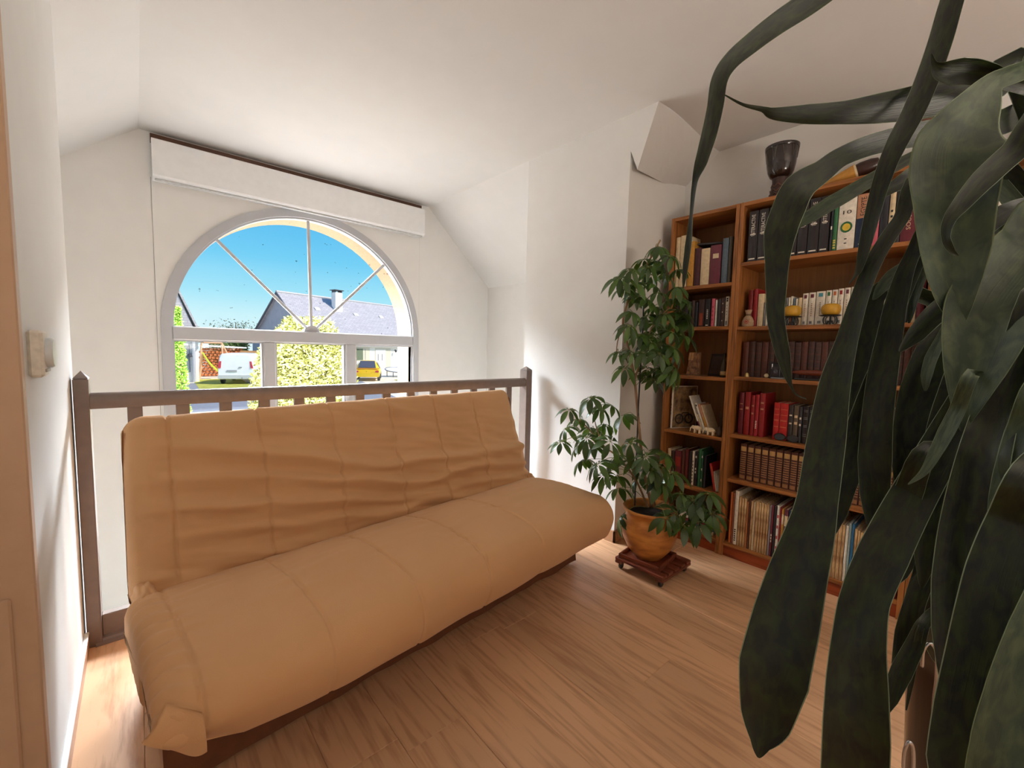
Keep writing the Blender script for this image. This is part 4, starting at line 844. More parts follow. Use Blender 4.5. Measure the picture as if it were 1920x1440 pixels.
SOIL = mat('potting_soil', S(44, 32, 26), .95, .4, 60, .6, 90)
mb = MB(); mb.grid(lambda u, v: PC+Vector((.120*u*math.cos(v*2*math.pi), .120*u*math.sin(v*2*math.pi), pz+.232+.006*nz(u*6*math.cos(v*6.283), u*6*math.sin(v*6.283), 3))), 8, 28); build('soil', mb, SOIL, pl, smooth='all')
BARK = mat('pale_bark', S(150, 116, 84), .8, .3, 40, .4, 120, stretch=(1, 1, .3)); PET = mat('petiole_green', S(120, 128, 70), .6, .2, 30)
def curve(P, n=10):
    Q = [P[0]]+list(P)+[P[-1]]; o_ = []
    for i in range(1, len(Q)-2):
        a, b, c, d = Q[i-1], Q[i], Q[i+1], Q[i+2]
        for k in range(n):
            s = k/n; o_.append(.5*((2*b)+(c-a)*s+(2*a-5*b+4*c-d)*s*s+(3*b-a-3*c+d)*s**3))
    return o_+[Q[-2]]
D0 = (PC-CAM).dot(FW)
stems = [[(1222, 950, 0), (1207, 880, 0), (1198, 800, .02), (1190, 715, .03), (1180, 660, .03), (1168, 610, .02), (1176, 570, .01), (1200, 520, .0), (1225, 475, 0), (1238, 450, 0)],
         [(1215, 952, -.02), (1192, 900, -.02), (1160, 858, .0), (1130, 835, .03), (1100, 800, .04), (1080, 785, .05)],
         [(1228, 948, .02), (1222, 900, .05), (1240, 870, .06), (1262, 890, .06)], [(1228, 950, -.05), (1252, 938, -.06), (1285, 940, -.07), (1318, 955, -.08)],
         [(1168, 610, .02), (1158, 640, .0), (1155, 672, -.01)], [(1190, 715, .03), (1205, 660, .02), (1225, 610, .0), (1262, 570, -.02)], [(1130, 835, .03), (1118, 800, .02), (1108, 760, .02)]]
stem_pts = []
for k, s_ in enumerate(stems):
    P = curve([at(x, y, d=D0+dd) for x, y, dd in s_], 8); stem_pts += P; r0 = (.0085, .006, .005, .004, .004, .005, .004)[k]
    mb = MB(); mb.tube(P, [r0*(1-.5*i/len(P)) for i in range(len(P))], 8); build('stem', mb, BARK, pl, smooth='all')
mb = MB(); mb.tube([at(1190, 948, d=D0+.02), at(1197, 760, d=D0+.02), at(1204, 640, d=D0+.02), at(1209, 520, d=D0+.02)], .0042, 8); build('support_stake', mb, cmat(30, 34, 36, .4), pl)
LEAFM, t, b = newmat('umbrella_leaf'); N = t.nodes; L = t.links
b.inputs['Roughness'].default_value = .34; b.inputs['Specular IOR Level'].default_value = .5; b.inputs['Subsurface Weight'].default_value = 0
gi = N.new('ShaderNodeNewGeometry'); rr_ = N.new('ShaderNodeValToRGB'); L.new(gi.outputs['Random Per Island'], rr_.inputs[0]); L.new(rr_.outputs[0], b.inputs['Base Color'])
rr_.color_ramp.elements[0].color = (*S(24, 44, 22), 1); rr_.color_ramp.elements[1].color = (*S(82, 112, 50), 1)
trl = N.new('ShaderNodeBsdfTranslucent'); trl.inputs[0].default_value = (*S(110, 150, 40), 1); mx_ = N.new('ShaderNodeMixShader'); mx_.inputs[0].default_value = .18
o_ = [n for n in N if n.type == 'OUTPUT_MATERIAL'][0]; L.new(b.outputs[0], mx_.inputs[1]); L.new(trl.outputs[0], mx_.inputs[2]); L.new(mx_.outputs[0], o_.inputs[0])
rl = random.Random(11)
def compound(name, hub, size, axis_dir, mb):
    """seven or eight drooping leaflets around a hub; axis_dir is the way the petiole arrives"""
    n = rl.choice((7, 8, 8, 9)); up = (Vector((0, 0, 1))*.75+axis_dir*.5+Vector((rl.uniform(-.3, .3), rl.uniform(-.3, .3), 0))).normalized()
    e1 = up.orthogonal().normalized(); e2 = up.cross(e1); a0 = rl.uniform(0, 6.28); droop = rl.uniform(.25, 1.0)
    for k in range(n):
        a = a0+2*math.pi*k/n+rl.uniform(-.12, .12); rad = e1*math.cos(a)+e2*math.sin(a); Ls = size*rl.uniform(.8, 1.12); W = Ls*rl.uniform(.19, .235)
        side = up.cross(rad); vs = []; M_ = 6
        for i in range(M_+1):
            s = i/M_; ang = .25-droop*1.35*s; st_ = .18*Ls
            r_ = st_+Ls*(s*math.cos(droop*.55*s)); z_ = -.04*Ls+Ls*s*(-math.sin(droop*.9*s+.05))
            c_ = hub+rad*r_*.9+up*z_+Vector((0, 0, -1))*Ls*.25*s*s; w_ = W*(math.sin(math.pi*min(1, s*.97+.03)**1.3)**.85 if 0 < s < 1 else .04)
            nrm = (up*math.cos(ang)+rad*math.sin(-ang)).normalized(); f = .14*w_
            vs += [c_+side*w_+nrm*f, c_-nrm*f*.4, c_-side*w_+nrm*f]
        mb.add(vs, [(i*3+j, i*3+j+1, (i+1)*3+j+1, (i+1)*3+j) for i in range(M_) for j in (0, 1)], 0)
        mb.tube([hub, hub+rad*.18*Ls*.9+up*(-.04*Ls)], .0011, 4, 1)
hubs = [(1235, 462), (1208, 486), (1258, 480), (1182, 505), (1222, 515), (1252, 515), (1168, 540), (1198, 550), (1235, 548), (1268, 538), (1284, 560), (1186, 585), (1212, 592), (1245, 588), (1274, 590), (1198, 628), (1228, 628), (1260, 622), (1160, 660), (1206, 660), (1236, 662), (1266, 655), (1284, 630), (1172, 690), (1214, 690), (1244, 690), (1226, 712), (1250, 708), (1266, 688), (1164, 520), (1240, 492), (1270, 505), (1190, 530), (1215, 560), (1255, 560), (1180, 610), (1230, 605), (1262, 650), (1220, 640), (1200, 700), (1256, 700), (1290, 600), (1215, 500), (1230, 535), (1280, 585), (1240, 640), (1190, 560), (1225, 575), (1265, 610), (1210, 625), (1250, 675), (1185, 660),
 (1108, 745), (1125, 765), (1068, 768), (1088, 785), (1148, 760), (1062, 803), (1110, 802), (1134, 796), (1052, 828), (1082, 836), (1114, 838), (1145, 828), (1092, 862), (1120, 870), (1150, 858), (1132, 890), (1156, 892), (1168, 778), (1182, 828), (1100, 820),
 (1160, 915), (1186, 866), (1210, 856), (1236, 872), (1198, 896), (1240, 905), (1262, 886), (1222, 880), (1250, 850), (1276, 925), (1300, 938), (1320, 948), (1328, 925), (1290, 958), (1310, 978), (1268, 960), (1248, 970), (1163, 968), (1335, 962), (1282, 985)]
for (x, y) in hubs:
    dd = rl.uniform(-.16, .1)
    if x > 1265 and y > 900: dd = rl.uniform(-.22, -.08)
    if (x, y) == (1248, 970): dd = -.19
    if (x, y) == (1163, 968): dd = -.10
    if x < 1170 and y > 700: dd = rl.uniform(-.12, .12)
    hub = at(x, y, d=D0+dd)
    if hub.y > 1.40 and hub.x > 2.0: hub = at(x, y, d=D0-.1)
    s_ = min(stem_pts, key=lambda p: (p-hub).length+max(0, p.z-hub.z+.02)*1.5); dv = (hub-s_); size = rl.uniform(.062, .09)*(1.08 if y > 740 else 1)
    mb = MB(); compound('leaf', hub, size, dv.normalized() if dv.length > .01 else Vector((0, 0, 1)), mb)
    midp = s_.lerp(hub, .5)+Vector((0, 0, .03)); mb.tube(curve([s_, midp, hub], 5), .0016, 5, 1)
    build('leaf', mb, [LEAFM, PET], pl, smooth='all')
# ------------------------------------------------------------------ long-leaved plant close to the lens
def snake_mat(name, dark, lite, edge, rough):
    a, t, b = newmat(name); N = t.nodes; L = t.links
    b.inputs['Roughness'].default_value = rough; b.inputs['Specular IOR Level'].default_value = .4
    uv_ = N.new('ShaderNodeUVMap'); uv_.uv_map = 'leaf'; sx_ = N.new('ShaderNodeSeparateXYZ'); L.new(uv_.outputs[0], sx_.inputs[0])
    mp_ = N.new('ShaderNodeMapping'); mp_.inputs['Scale'].default_value = (3.2, 26, 1); L.new(uv_.outputs[0], mp_.inputs[0])
    nn = N.new('ShaderNodeTexNoise'); nn.inputs['Scale'].default_value = 1.6; nn.inputs['Detail'].default_value = 5; nn.inputs['Distortion'].default_value = .6; L.new(mp_.outputs[0], nn.inputs[0])
    cr = N.new('ShaderNodeValToRGB'); L.new(nn.outputs[0], cr.inputs[0])
    cr.color_ramp.elements[0].position = .38; cr.color_ramp.elements[0].color = (*dark, 1); cr.color_ramp.elements[1].position = .68; cr.color_ramp.elements[1].color = (*lite, 1)
    ab = N.new('ShaderNodeMath'); ab.operation = 'SUBTRACT'; ab.inputs[1].default_value = .5; L.new(sx_.outputs[0], ab.inputs[0]); a2 = N.new('ShaderNodeMath'); a2.operation = 'ABSOLUTE'; L.new(ab.outputs[0], a2.inputs[0])
    gt = N.new('ShaderNodeMath'); gt.operation = 'GREATER_THAN'; gt.inputs[1].default_value = .484; L.new(a2.outputs[0], gt.inputs[0])  # pale margin line: light catching the leaf rims, painted into the colour
    mxc = N.new('ShaderNodeMixRGB'); mxc.inputs[2].default_value = (*edge, 1); L.new(gt.outputs[0], mxc.inputs[0]); L.new(cr.outputs[0], mxc.inputs[1]); L.new(mxc.outputs[0], b.inputs['Base Color'])
    n5 = N.new('ShaderNodeTexNoise'); n5.inputs['Scale'].default_value = 1.; mp5 = N.new('ShaderNodeMapping'); mp5.inputs['Scale'].default_value = (60, 5, 1); L.new(uv_.outputs[0], mp5.inputs[0]); L.new(mp5.outputs[0], n5.inputs[0])
    bpn = N.new('ShaderNodeBump'); bpn.inputs['Strength'].default_value = .25; bpn.inputs['Distance'].default_value = .001; L.new(n5.outputs[0], bpn.inputs['Height']); L.new(bpn.outputs[0], b.inputs['Normal'])
    return a
SNK = snake_mat('snake_leaf', S(10, 20, 12), S(40, 52, 18), S(140, 156, 128), .36)
SNKP = snake_mat('window_lit_leaf', S(50, 66, 50), S(80, 94, 66), S(120, 134, 100), .42)  # paler leaf copy: light from the window painted into the colour
PP = at(1838, 1330, d=.66)
sn = thing('snake_plant', 'large snake plant with long drooping dark leaves close to the camera', 'plant', (PP.x, PP.y, .40))
def ribbon(pts, fold=-.24, nm='leaf', mt=None):
    """pts: (px, py, depth, width px, twist in degrees)"""
    W3_ = [at(p[0], p[1], d=p[2]) for p in pts]; n_ = 6
    C_ = curve(W3_, n_); K = len(C_)
    def lerp(i, c):
        j = min(i//n_, len(pts)-2); f = (i-j*n_)/n_; f = f*f*(3-2*f) if c == 4 else f
        a_ = pts[j][c] if len(pts[j]) > c else 0; b_ = pts[j+1][c] if len(pts[j+1]) > c else 0; return a_+(b_-a_)*f
    CS = [-1, -.94, -.55, 0, .55, .94, 1]; rows_ = []; uvs = []
    length = 0
    for i, p in enumerate(C_):
        if i: length += (p-C_[i-1]).length
        T = (C_[min(i+1, K-1)]-C_[max(i-1, 0)]).normalized(); V = (p-CAM).normalized(); S_ = T.cross(V)
        S_ = S_.normalized() if S_.length > .05 else T.orthogonal().normalized()
        w_ = lerp(i, 3)*lerp(i, 2)/FPX/2; S_ = Matrix.Rotation(math.radians(lerp(i, 4)), 3, T) @ S_; Nn = S_.cross(T)
        rows_.append([p+S_*w_*c+Nn*w_*fold*(c*c-.35) for c in CS]); uvs.append([((c+1)/2, length*1.0) for c in CS])
        rows_[-1].append(Nn)
    mb = MB(); m_ = len(CS); vs = []
    for r_ in rows_: vs += r_[:m_]
    for r_ in rows_:
        th = .0012; vs += [q+r_[m_]*th*(1-.8*abs(c)) for q, c in zip(r_[:m_], CS)]
    o2 = K*m_; fs = [(i*m_+j, i*m_+j+1, (i+1)*m_+j+1, (i+1)*m_+j) for i in range(K-1) for j in range(m_-1)]
    fs += [(o2+(i+1)*m_+j, o2+(i+1)*m_+j+1, o2+i*m_+j+1, o2+i*m_+j) for i in range(K-1) for j in range(m_-1)]
    fs += [(i*m_, (i+1)*m_, o2+(i+1)*m_, o2+i*m_) for i in range(K-1)]+[(i*m_+m_-1, o2+i*m_+m_-1, o2+(i+1)*m_+m_-1, (i+1)*m_+m_-1) for i in range(K-1)]
    mb.add(vs, fs); o = build(nm, mb, mt or SNK, sn, smooth='all'); ul = o.data.uv_layers.new(name='leaf'); fl = [q for r_ in uvs for q in r_]
    for lp in o.data.loops: ul.data[lp.index].uv = fl[lp.vertex_index % o2]
    return o
def rise(*pts, j=0, far=.60, inner=False):
    if inner: return [(1838+j*.3, 1330, .67, 20), (1856+j*.4, 1050, .74, 30), (1862+j*.5, 780, .75, 34), (1858+j*.4, pts[0][1]+90, .74, 30)]+list(pts)
    """the hidden part of the leaf: out of the pot, up beyond the frame, then over"""
    return [(1838+j*.4, 1330, .66, 20), (1930+j, 1120, .64, 30), (2010+j, 850, far+.02, 36)]+([(2030+j, 560, far, 36)] if pts[0][1] < 420 else [])+list(pts)
LV = [
 [(1745, 335, .62, 22, 20), (1690, 410, .60, 26, 20), (1642, 485, .58, 29, 25), (1612, 560, .575, 30, 25), (1588, 640, .57, 36, 20), (1566, 720, .56, 50, 15), (1548, 830, .55, 60), (1532, 937, .54, 64), (1518, 1000, .535, 76), (1494, 1080, .53, 93), (1473, 1160, .525, 106), (1449, 1260, .52, 113), (1434, 1350, .52, 80), (1425, 1395, .52, 32), (1422, 1421, .52, 3)],
 [(1600, -60, .62, 50), (1523, 0, .62, 44), (1460, 42, .62, 40), (1410, 80, .62, 36), (1370, 115, .62, 32), (1349, 150, .62, 30), (1341, 200, .615, 29), (1330, 250, .61, 28), (1315, 305, .60, 24, 20), (1303, 345, .60, 14, 50), (1297, 400, .6, 12, 60), (1291, 460, .6, 15, 40), (1285, 505, .6, 11, 30), (1281, 540, .6, 2)],
 [(1930, 150, .6, 56), (1850, 165, .6, 60), (1780, 181, .6, 60), (1713, 193, .6, 58), (1647, 203, .6, 50), (1580, 211, .6, 38), (1513, 214, .6, 32), (1453, 213, .6, 20), (1430, 205, .6, 9), (1393, 196, .6, 5), (1359, 178, .6, 2)],
 [(1815, -90, .58, 36), (1785, 0, .58, 36), (1762, 80, .58, 37), (1735, 157, .58, 37), (1710, 215, .58, 36), (1685, 262, .58, 34), (1663, 312, .58, 30, 10), (1645, 370, .58, 28, 25), (1630, 430, .58, 26, 30), (1612, 500, .58, 12), (1603, 518, .58, 5), (1592, 532, .58, 1.5)],
 [(1960, 235, .62, 46), (1863, 233, .62, 46), (1747, 248, .62, 44), (1647, 268, .62, 38), (1580, 293, .62, 36), (1540, 322, .61, 42), (1498, 352, .60, 56), (1477, 395, .6, 56), (1463, 437, .6, 54), (1457, 490, .6, 40), (1455, 547, .6, 33), (1454, 592, .6, 29), (1460, 630, .6, 27), (1468, 664, .6, 24), (1475, 698, .6, 15), (1483, 723, .6, 5), (1493, 740, .6, 3), (1512, 748, .6, 2)],
 [(1800, 262, .66, 24, 50), (1740, 282, .66, 28, 50), (1680, 312, .66, 34, 50), (1620, 347, .66, 36, 45), (1560, 382, .66, 36, 40), (1510, 412, .66, 26, 30), (1484, 428, .66, 6)],
 [(1850, 285, .64, 36), (1780, 300, .64, 38), (1720, 324, .64, 34), (1680, 348, .64, 24), (1640, 376, .64, 3)],
 [(1990, 70, .54, 30), (1930, 125, .54, 34), (1872, 150, .52, 36, -30), (1828, 205, .50, 80, -25), (1792, 270, .49, 128, -15), (1786, 330, .485, 128, -10), (1784, 400, .48, 112, -15), (1785, 470, .48, 100, -20), (1788, 530, .48, 72, -15), (1794, 580, .48, 40), (1797, 622, .48, 4)],
 [(2010, 420, .5, 100), (1945, 462, .48, 118), (1893, 520, .47, 128), (1858, 570, .465, 126), (1840, 640, .46, 108), (1825, 700, .46, 80), (1812, 760, .46, 42), (1803, 809, .46, 3)],
 [(1990, 215, .45, 36), (1900, 285, .45, 42), (1845, 335, .45, 40), (1805, 380, .45, 30), (1780, 415, .45, 20, 20), (1775, 445, .45, 16, 40), (1783, 468, .45, 10), (1797, 480, .45, 2)],
 [(1990, 190, .56, 24), (1930, 165, .56, 24), (1876, 148, .55, 28), (1853, 142, .55, 36), (1822, 135, .55, 40), (1792, 134, .55, 43), (1766, 131, .55, 30), (1752, 120, .55, 9), (1746, 101, .55, 2)],
 [(1990, 385, .52, 30), (1920, 385, .52, 28), (1862, 412, .52, 36), (1820, 450, .52, 40), (1800, 500, .52, 20)],
 [(1690, 540, .66, 24), (1640, 560, .66, 30), (1628, 620, .66, 50), (1610, 690, .66, 60), (1595, 760, .66, 50), (1582, 810, .66, 28), (1574, 842, .66, 4)],
 [(1760, 440, .6, 24), (1690, 560, .6, 26, 20), (1668, 640, .6, 28, 20), (1645, 720, .6, 44, 15), (1622, 790, .6, 50), (1600, 850, .6, 46), (1583, 905, .6, 40), (1570, 960, .6, 30), (1555, 1012, .6, 6)],
 [(1760, 420, .58, 20), (1710, 480, .58, 24, 20), (1682, 560, .58, 32), (1668, 630, .58, 38), (1655, 700, .57, 44), (1645, 780, .57, 46), (1640, 860, .57, 50), (1640, 930, .57, 44), (1640, 985, .57, 24), (1640, 1020, .57, 4)],
 [(1800, 430, .62, 22, 40), (1760, 455, .62, 26, 40), (1720, 490, .62, 34, 45), (1680, 515, .62, 34, 45), (1655, 540, .62, 22, 30), (1637, 562, .62, 3)],
 [(1770, 450, .6, 14, 40), (1745, 490, .6, 18, 40), (1728, 520, .6, 22, 40), (1715, 560, .6, 18, 40), (1704, 606, .6, 3)],
 [(1850, 510, .56, 26), (1800, 548, .56, 34), (1750, 592, .56, 36), (1715, 630, .56, 28), (1687, 659, .56, 4)],
 [(1830, 540, .6, 36), (1790, 600, .6, 42), (1750, 660, .6, 52), (1722, 730, .6, 52), (1705, 800, .6, 46), (1698, 870, .6, 40), (1700, 930, .6, 26), (1705, 982, .6, 4)],
 [(1805, 545, .52, 6), (1785, 590, .52, 12, 30), (1768, 630, .52, 20, 40), (1748, 670, .52, 24, 40), (1738, 705, .52, 18, 30), (1735, 733, .52, 3)],
 [(1880, 640, .5, 40), (1790, 790, .5, 54), (1740, 880, .5, 62), (1695, 960, .49, 68), (1655, 1040, .48, 74), (1622, 1120, .47, 72), (1610, 1200, .46, 80), (1606, 1280, .455, 92), (1604, 1370, .45, 100), (1600, 1470, .45, 100), (1596, 1600, .45, 40)],
 [(1760, 840, .5, 30), (1700, 930, .5, 42), (1665, 1010, .5, 46), (1640, 1080, .49, 42), (1622, 1160, .485, 34), (1612, 1240, .48, 24), (1610, 1304, .48, 4)],
 [(1790, 800, .58, 34), (1740, 880, .58, 44), (1712, 950, .58, 58), (1690, 1020, .58, 60), (1672, 1070, .58, 46), (1655, 1108, .58, 6)],
 [(1830, 700, .46, 20), (1795, 770, .46, 24, 20), (1775, 810, .46, 26, 25), (1755, 848, .46, 20, 20), (1732, 885, .46, 12), (1703, 908, .46, 2)],
 [(1840, 740, .53, 40), (1800, 830, .53, 52), (1770, 910, .53, 56), (1745, 990, .53, 50), (1735, 1050, .53, 30), (1728, 1102, .53, 4)],
 [(1960, 540, .45, 26), (1900, 690, .45, 50), (1868, 770, .45, 60), (1845, 850, .44, 68), (1828, 930, .44, 76), (1815, 1010, .44, 82), (1806, 1100, .435, 86), (1802, 1190, .43, 80), (1800, 1270, .43, 60), (1798, 1340, .43, 30), (1797, 1382, .43, 4)],
 [(1975, 730, .42, 66, 20), (1930, 820, .42, 66, 25), (1896, 900, .42, 50, 25), (1872, 960, .42, 28, 15), (1860, 1006, .42, 4)],
 [(1975, 880, .38, 90), (1920, 990, .38, 100), (1888, 1080, .38, 108), (1866, 1170, .38, 110), (1846, 1260, .38, 110), (1826, 1350, .38, 110), (1805, 1450, .38, 100), (1790, 1580, .38, 40)],
 [(2010, 1060, .34, 80, -20), (1955, 1190, .34, 100, -25), (1918, 1300, .34, 108, -25), (1892, 1400, .34, 108, -20), (1872, 1500, .34, 90), (1850, 1620, .34, 30)],
 [(1900, 610, .70, 90), (1880, 660, .70, 112), (1858, 740, .70, 120), (1840, 850, .70, 116), (1826, 1000, .70, 100), (1815, 1130, .70, 70), (1810, 1210, .70, 8)],
 [(1862, 560, .68, 60), (1836, 630, .68, 80), (1800, 730, .68, 90), (1775, 840, .68, 90), (1755, 960, .68, 70), (1742, 1060, .68, 40), (1735, 1120, .68, 4)],
]
FOLD = {2: .16, 4: -.12, 7: -.42, 8: -.42, 9: -.3, 25: -.45, 26: -.3, 27: -.14, 28: -.3}
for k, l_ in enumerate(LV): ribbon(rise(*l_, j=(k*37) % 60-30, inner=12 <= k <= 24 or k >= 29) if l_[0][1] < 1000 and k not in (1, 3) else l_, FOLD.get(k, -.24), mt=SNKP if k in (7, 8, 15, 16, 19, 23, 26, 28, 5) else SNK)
base_ = (1838, 1330, .66, 16)
for l_ in ([(1808, 945, .56, 4), (1795, 1000, .56, 22), (1778, 1060, .56, 36), (1762, 1120, .56, 48), (1756, 1165, .57, 50), (1770, 1230, .60, 40)],
           [(1770, 1150, .58, 16), (1735, 1165, .55, 18), (1715, 1210, .55, 27), (1690, 1260, .55, 31), (1668, 1310, .55, 24), (1656, 1345, .55, 3)],
           [(1770, 1160, .58, 8), (1731, 1170, .55, 9), (1718, 1220, .55, 11), (1708, 1280, .55, 8), (1699, 1332, .55, 2)],
           [(1790, 950, .56, 8), (1765, 985, .54, 12, 30), (1748, 1015, .54, 20, 35), (1730, 1045, .54, 17, 30), (1711, 1082, .54, 2)],
           [(1800, 880, .57, 24), (1775, 950, .57, 30), (1755, 1010, .57, 34), (1735, 1070, .57, 32), (1715, 1130, .57, 30), (1700, 1190, .57, 34), (1690, 1250, .57, 28), (1684, 1294, .57, 4)]):
    ribbon([base_, (1832, 1200, .66, 24)]+l_ if l_[0][1] < 960 and l_[0][0] != 1808 else (l_+[(1820, 1290, .65, 24), base_] if l_[0][0] == 1808 else [base_, (1815, 1230, .64, 14)]+l_))
# pot, its scrolled wire holder and the stool below
PG = mat('brown_glaze', S(52, 28, 20), .18, .3, 40, spec=.5, coat=.3, dark=S(8, 6, 6), stretch=(1, 1, .06)); c_ = Vector((PP.x, PP.y, 0)); zt = at(1780, 1225, d=.63).z
mb = MB(); mb.lathe([(0, .402), (.055, .402), (.062, .41), (.078, .50), (.088, zt-.05), (.090, zt-.03), (.096, zt-.02), (.096, zt), (.088, zt), (.084, zt-.03), (0, zt-.032)], 40, c_); build('pot', mb, PG, sn, smooth=50)
mb = MB(); mb.grid(lambda u, v: c_+Vector((.083*u*math.cos(v*6.2832), .083*u*math.sin(v*6.2832), zt-.028+.006*nz(u*5*math.cos(v*6.283), u*5*math.sin(v*6.283), 1))), 6, 24); build('soil', mb, SOIL, sn, smooth='all')
CH = mat('polished_wire', S(190, 192, 196), .2, .05, 20, metal=.9)
for pts in ([(1729, 1250, .575), (1731, 1222, .572), (1739, 1208, .57), (1748, 1208, .57), (1756, 1226, .57), (1756, 1270, .575), (1750, 1330, .58), (1745, 1450, .585)], [(1694, 1440, .575), (1696, 1410, .572), (1703, 1392, .57), (1710, 1396, .57), (1713, 1420, .57), (1711, 1470, .57)]):
    mb = MB(); mb.tube(curve([at(*p[:2], d=p[2]) for p in pts], 6), .0022, 6); build('wire_scroll', mb, CH, sn, smooth='all')
st_ = thing('plant_stool', 'dark wooden plant stool under the snake plant pot', 'stool', c_)
DKW = wood('dark_stool_wood', S(70, 44, 34), S(44, 26, 20), 'Z', .35, 12, False, 60)
mb = MB(); mb.lathe([(0, .374), (.105, .374), (.110, .379), (.110, .395), (.106, .400), (0, .400)], 32, c_); build('seat', mb, DKW, st_, smooth=40)
for k in range(3):
    a = k*2.094+.4; d_ = Vector((math.cos(a), math.sin(a), 0)); mb = MB(); mb.tube([c_+d_*.07+Vector((0, 0, .376)), c_+d_*.10+Vector((0, 0, .19)), c_+d_*.13], [.014, .016, .011], 10); build('leg', mb, DKW, st_, smooth=40)
# ------------------------------------------------------------------ outside
G = -1.2
RENDW = mat('white_render', S(240, 236, 228), .9, .03, 6); SLATE_ = mat('slate_roof', S(150, 146, 152), .75, .15, 4, stretch=(1, 1, 1)); TARM = mat('asphalt', S(140, 142, 148), .9, .1, 10)
def g(px, py): return at(px, py, Z=G)
mb = MB(); mb.poly([(-60, 4.2, G), (90, 4.2, G), (90, 140, G), (-60, 140, G)]); struct('ground', mb, mat('pale_gravel', S(226, 216, 196), .95, .1, 3))
mb = MB(); mb.poly([(-2, 18, G+.01), (9, 18, G+.01), (12, 31, G+.01), (1, 31, G+.01)]); struct('road', mb, TARM)
mb = MB(); mb.poly([(-8, 4.25, G+.012), (14, 4.25, G+.012), (12, 11.5, G+.012), (-6, 11.5, G+.012)]); struct('unseen_bounce_patch', mb, mat('bounce_patch_grey', S(112, 108, 104), .95, .1, 3))  # unseen dark ground added to cut the light bouncing up to the ceiling
LAWN = mat('lawn', S(178, 176, 70), .95, .3, 3); mb = MB(); mb.poly([(2.2, 24, G+.015), (4.6, 24, G+.015), (5.2, 34, G+.015), (2.6, 34, G+.015)]); mb.poly([(12, 20, G+.015), (24, 22, G+.015), (26, 33, G+.015), (14, 29, G+.015)]); struct('lawn', mb, LAWN)
# house opposite
A0 = math.atan2(3.2, 10.97); RX = Vector((math.cos(A0), math.sin(A0), 0)); RN = Vector((math.sin(A0), -math.cos(A0), 0))
R0 = Vector((39*.2231, 39, 0)); ZR = 1.178+39*.109; ZE = 1.32; DEP = 4.7; LEN = 17
def hp(u, n, z): q = R0+RX*u+RN*n; return Vector((q.x, q.y, z))
hs = thing('house', 'white rendered house with grey slate roof and chimney across the street', 'house', hp(LEN/2, 0, G))
zz = lambda n: ZR-(ZR-ZE)*abs(n)/DEP
mb = MB(); mb.poly([hp(0, DEP-.35, G), hp(LEN, DEP-.35, G), hp(LEN, DEP-.35, ZE+.2), hp(0, DEP-.35, ZE+.2)]); mb.poly([hp(LEN, DEP-.35, G), hp(LEN, -DEP, G), hp(LEN, -DEP, ZE), hp(LEN, 0, ZR-.1), hp(LEN, DEP-.35, ZE+.3)]); build('wall', mb, RENDW, hs)
mb = MB(); mb.poly([hp(.15, -DEP+.3, G), hp(.15, DEP-.35, G), hp(.15, DEP-.35, zz(DEP-.35)), hp(.15, 0, ZR-.05), hp(.15, -DEP+.3, zz(DEP-.3))]); build('gable', mb, mat('grey_cladding', S(176, 178, 186), .8, .08, 3), hs)
RFM, t, b = newmat('slate_courses'); N = t.nodes; L = t.links; b.inputs['Roughness'].default_value = .8; b.inputs['Specular IOR Level'].default_value = .2
bt = N.new('ShaderNodeTexBrick'); tcx = N.new('ShaderNodeTexCoord'); L.new(tcx.outputs['UV'], bt.inputs[0]); bt.inputs['Scale'].default_value = 1; bt.inputs['Color1'].default_value = (*S(172, 168, 174), 1); bt.inputs['Color2'].default_value = (*S(186, 182, 186), 1); bt.inputs['Mortar'].default_value = (*S(146, 142, 148), 1)
bt.inputs['Mortar Size'].default_value = .012; bt.inputs['Brick Width'].default_value = .35; bt.inputs['Row Height'].default_value = .22; L.new(bt.outputs[0], b.inputs['Base Color'])
def roof_uv(o):
    ul = o.data.uv_layers.new(name='UVMap')
    for lp in o.data.loops:
        c = o.data.vertices[lp.vertex_index].co; ul.data[lp.index].uv = (c.x, c.z*1.5)
mb = MB()
for s in (1, -1): mb.prism([hp(-.1, 0, ZR), hp(LEN+.2, 0, ZR), hp(LEN+.2, s*DEP, ZE), hp(-.1, s*DEP, ZE)], (0, 0, -.12))
roof_uv(build('roof', mb, RFM, hs))
mb = MB(); mb.tube([hp(-.1, 0, ZR+.03), hp(LEN+.2, 0, ZR+.03)], .10, 8); build('ridge_cap', mb, cmat(186, 184, 188), hs)
mb = MB(); mb.prism([hp(-.14, 0, ZR+.02), hp(-.14, DEP, ZE+.02), hp(-.14, DEP, ZE-.16), hp(-.14, 0, ZR-.18), hp(-.14, -DEP, ZE-.16), hp(-.14, -DEP, ZE+.02)], RX*.08); build('verge_board', mb, cmat(86, 84, 92), hs)
cu = 4.7; mb = MB(); M = Matrix.Translation(hp(cu, 1.1, 0)) @ Matrix.Rotation(A0, 4, 'Z'); mb.box(-.36, .36, -.30, .30, zz(1.1)-.6, ZR+.45, .02, 0, M); ch = build('chimney', mb, RENDW, hs)
mb = MB(); mb.box(-.46, .46, -.40, .40, ZR+.62, ZR+.68, .01, 0, M)
for a in (-.3, .3): mb.box(a-.04, a+.04, -.26, .26, ZR+.44, ZR+.63, 0, 0, M)
build('chimney_cap', mb, cmat(70, 70, 76), ch)
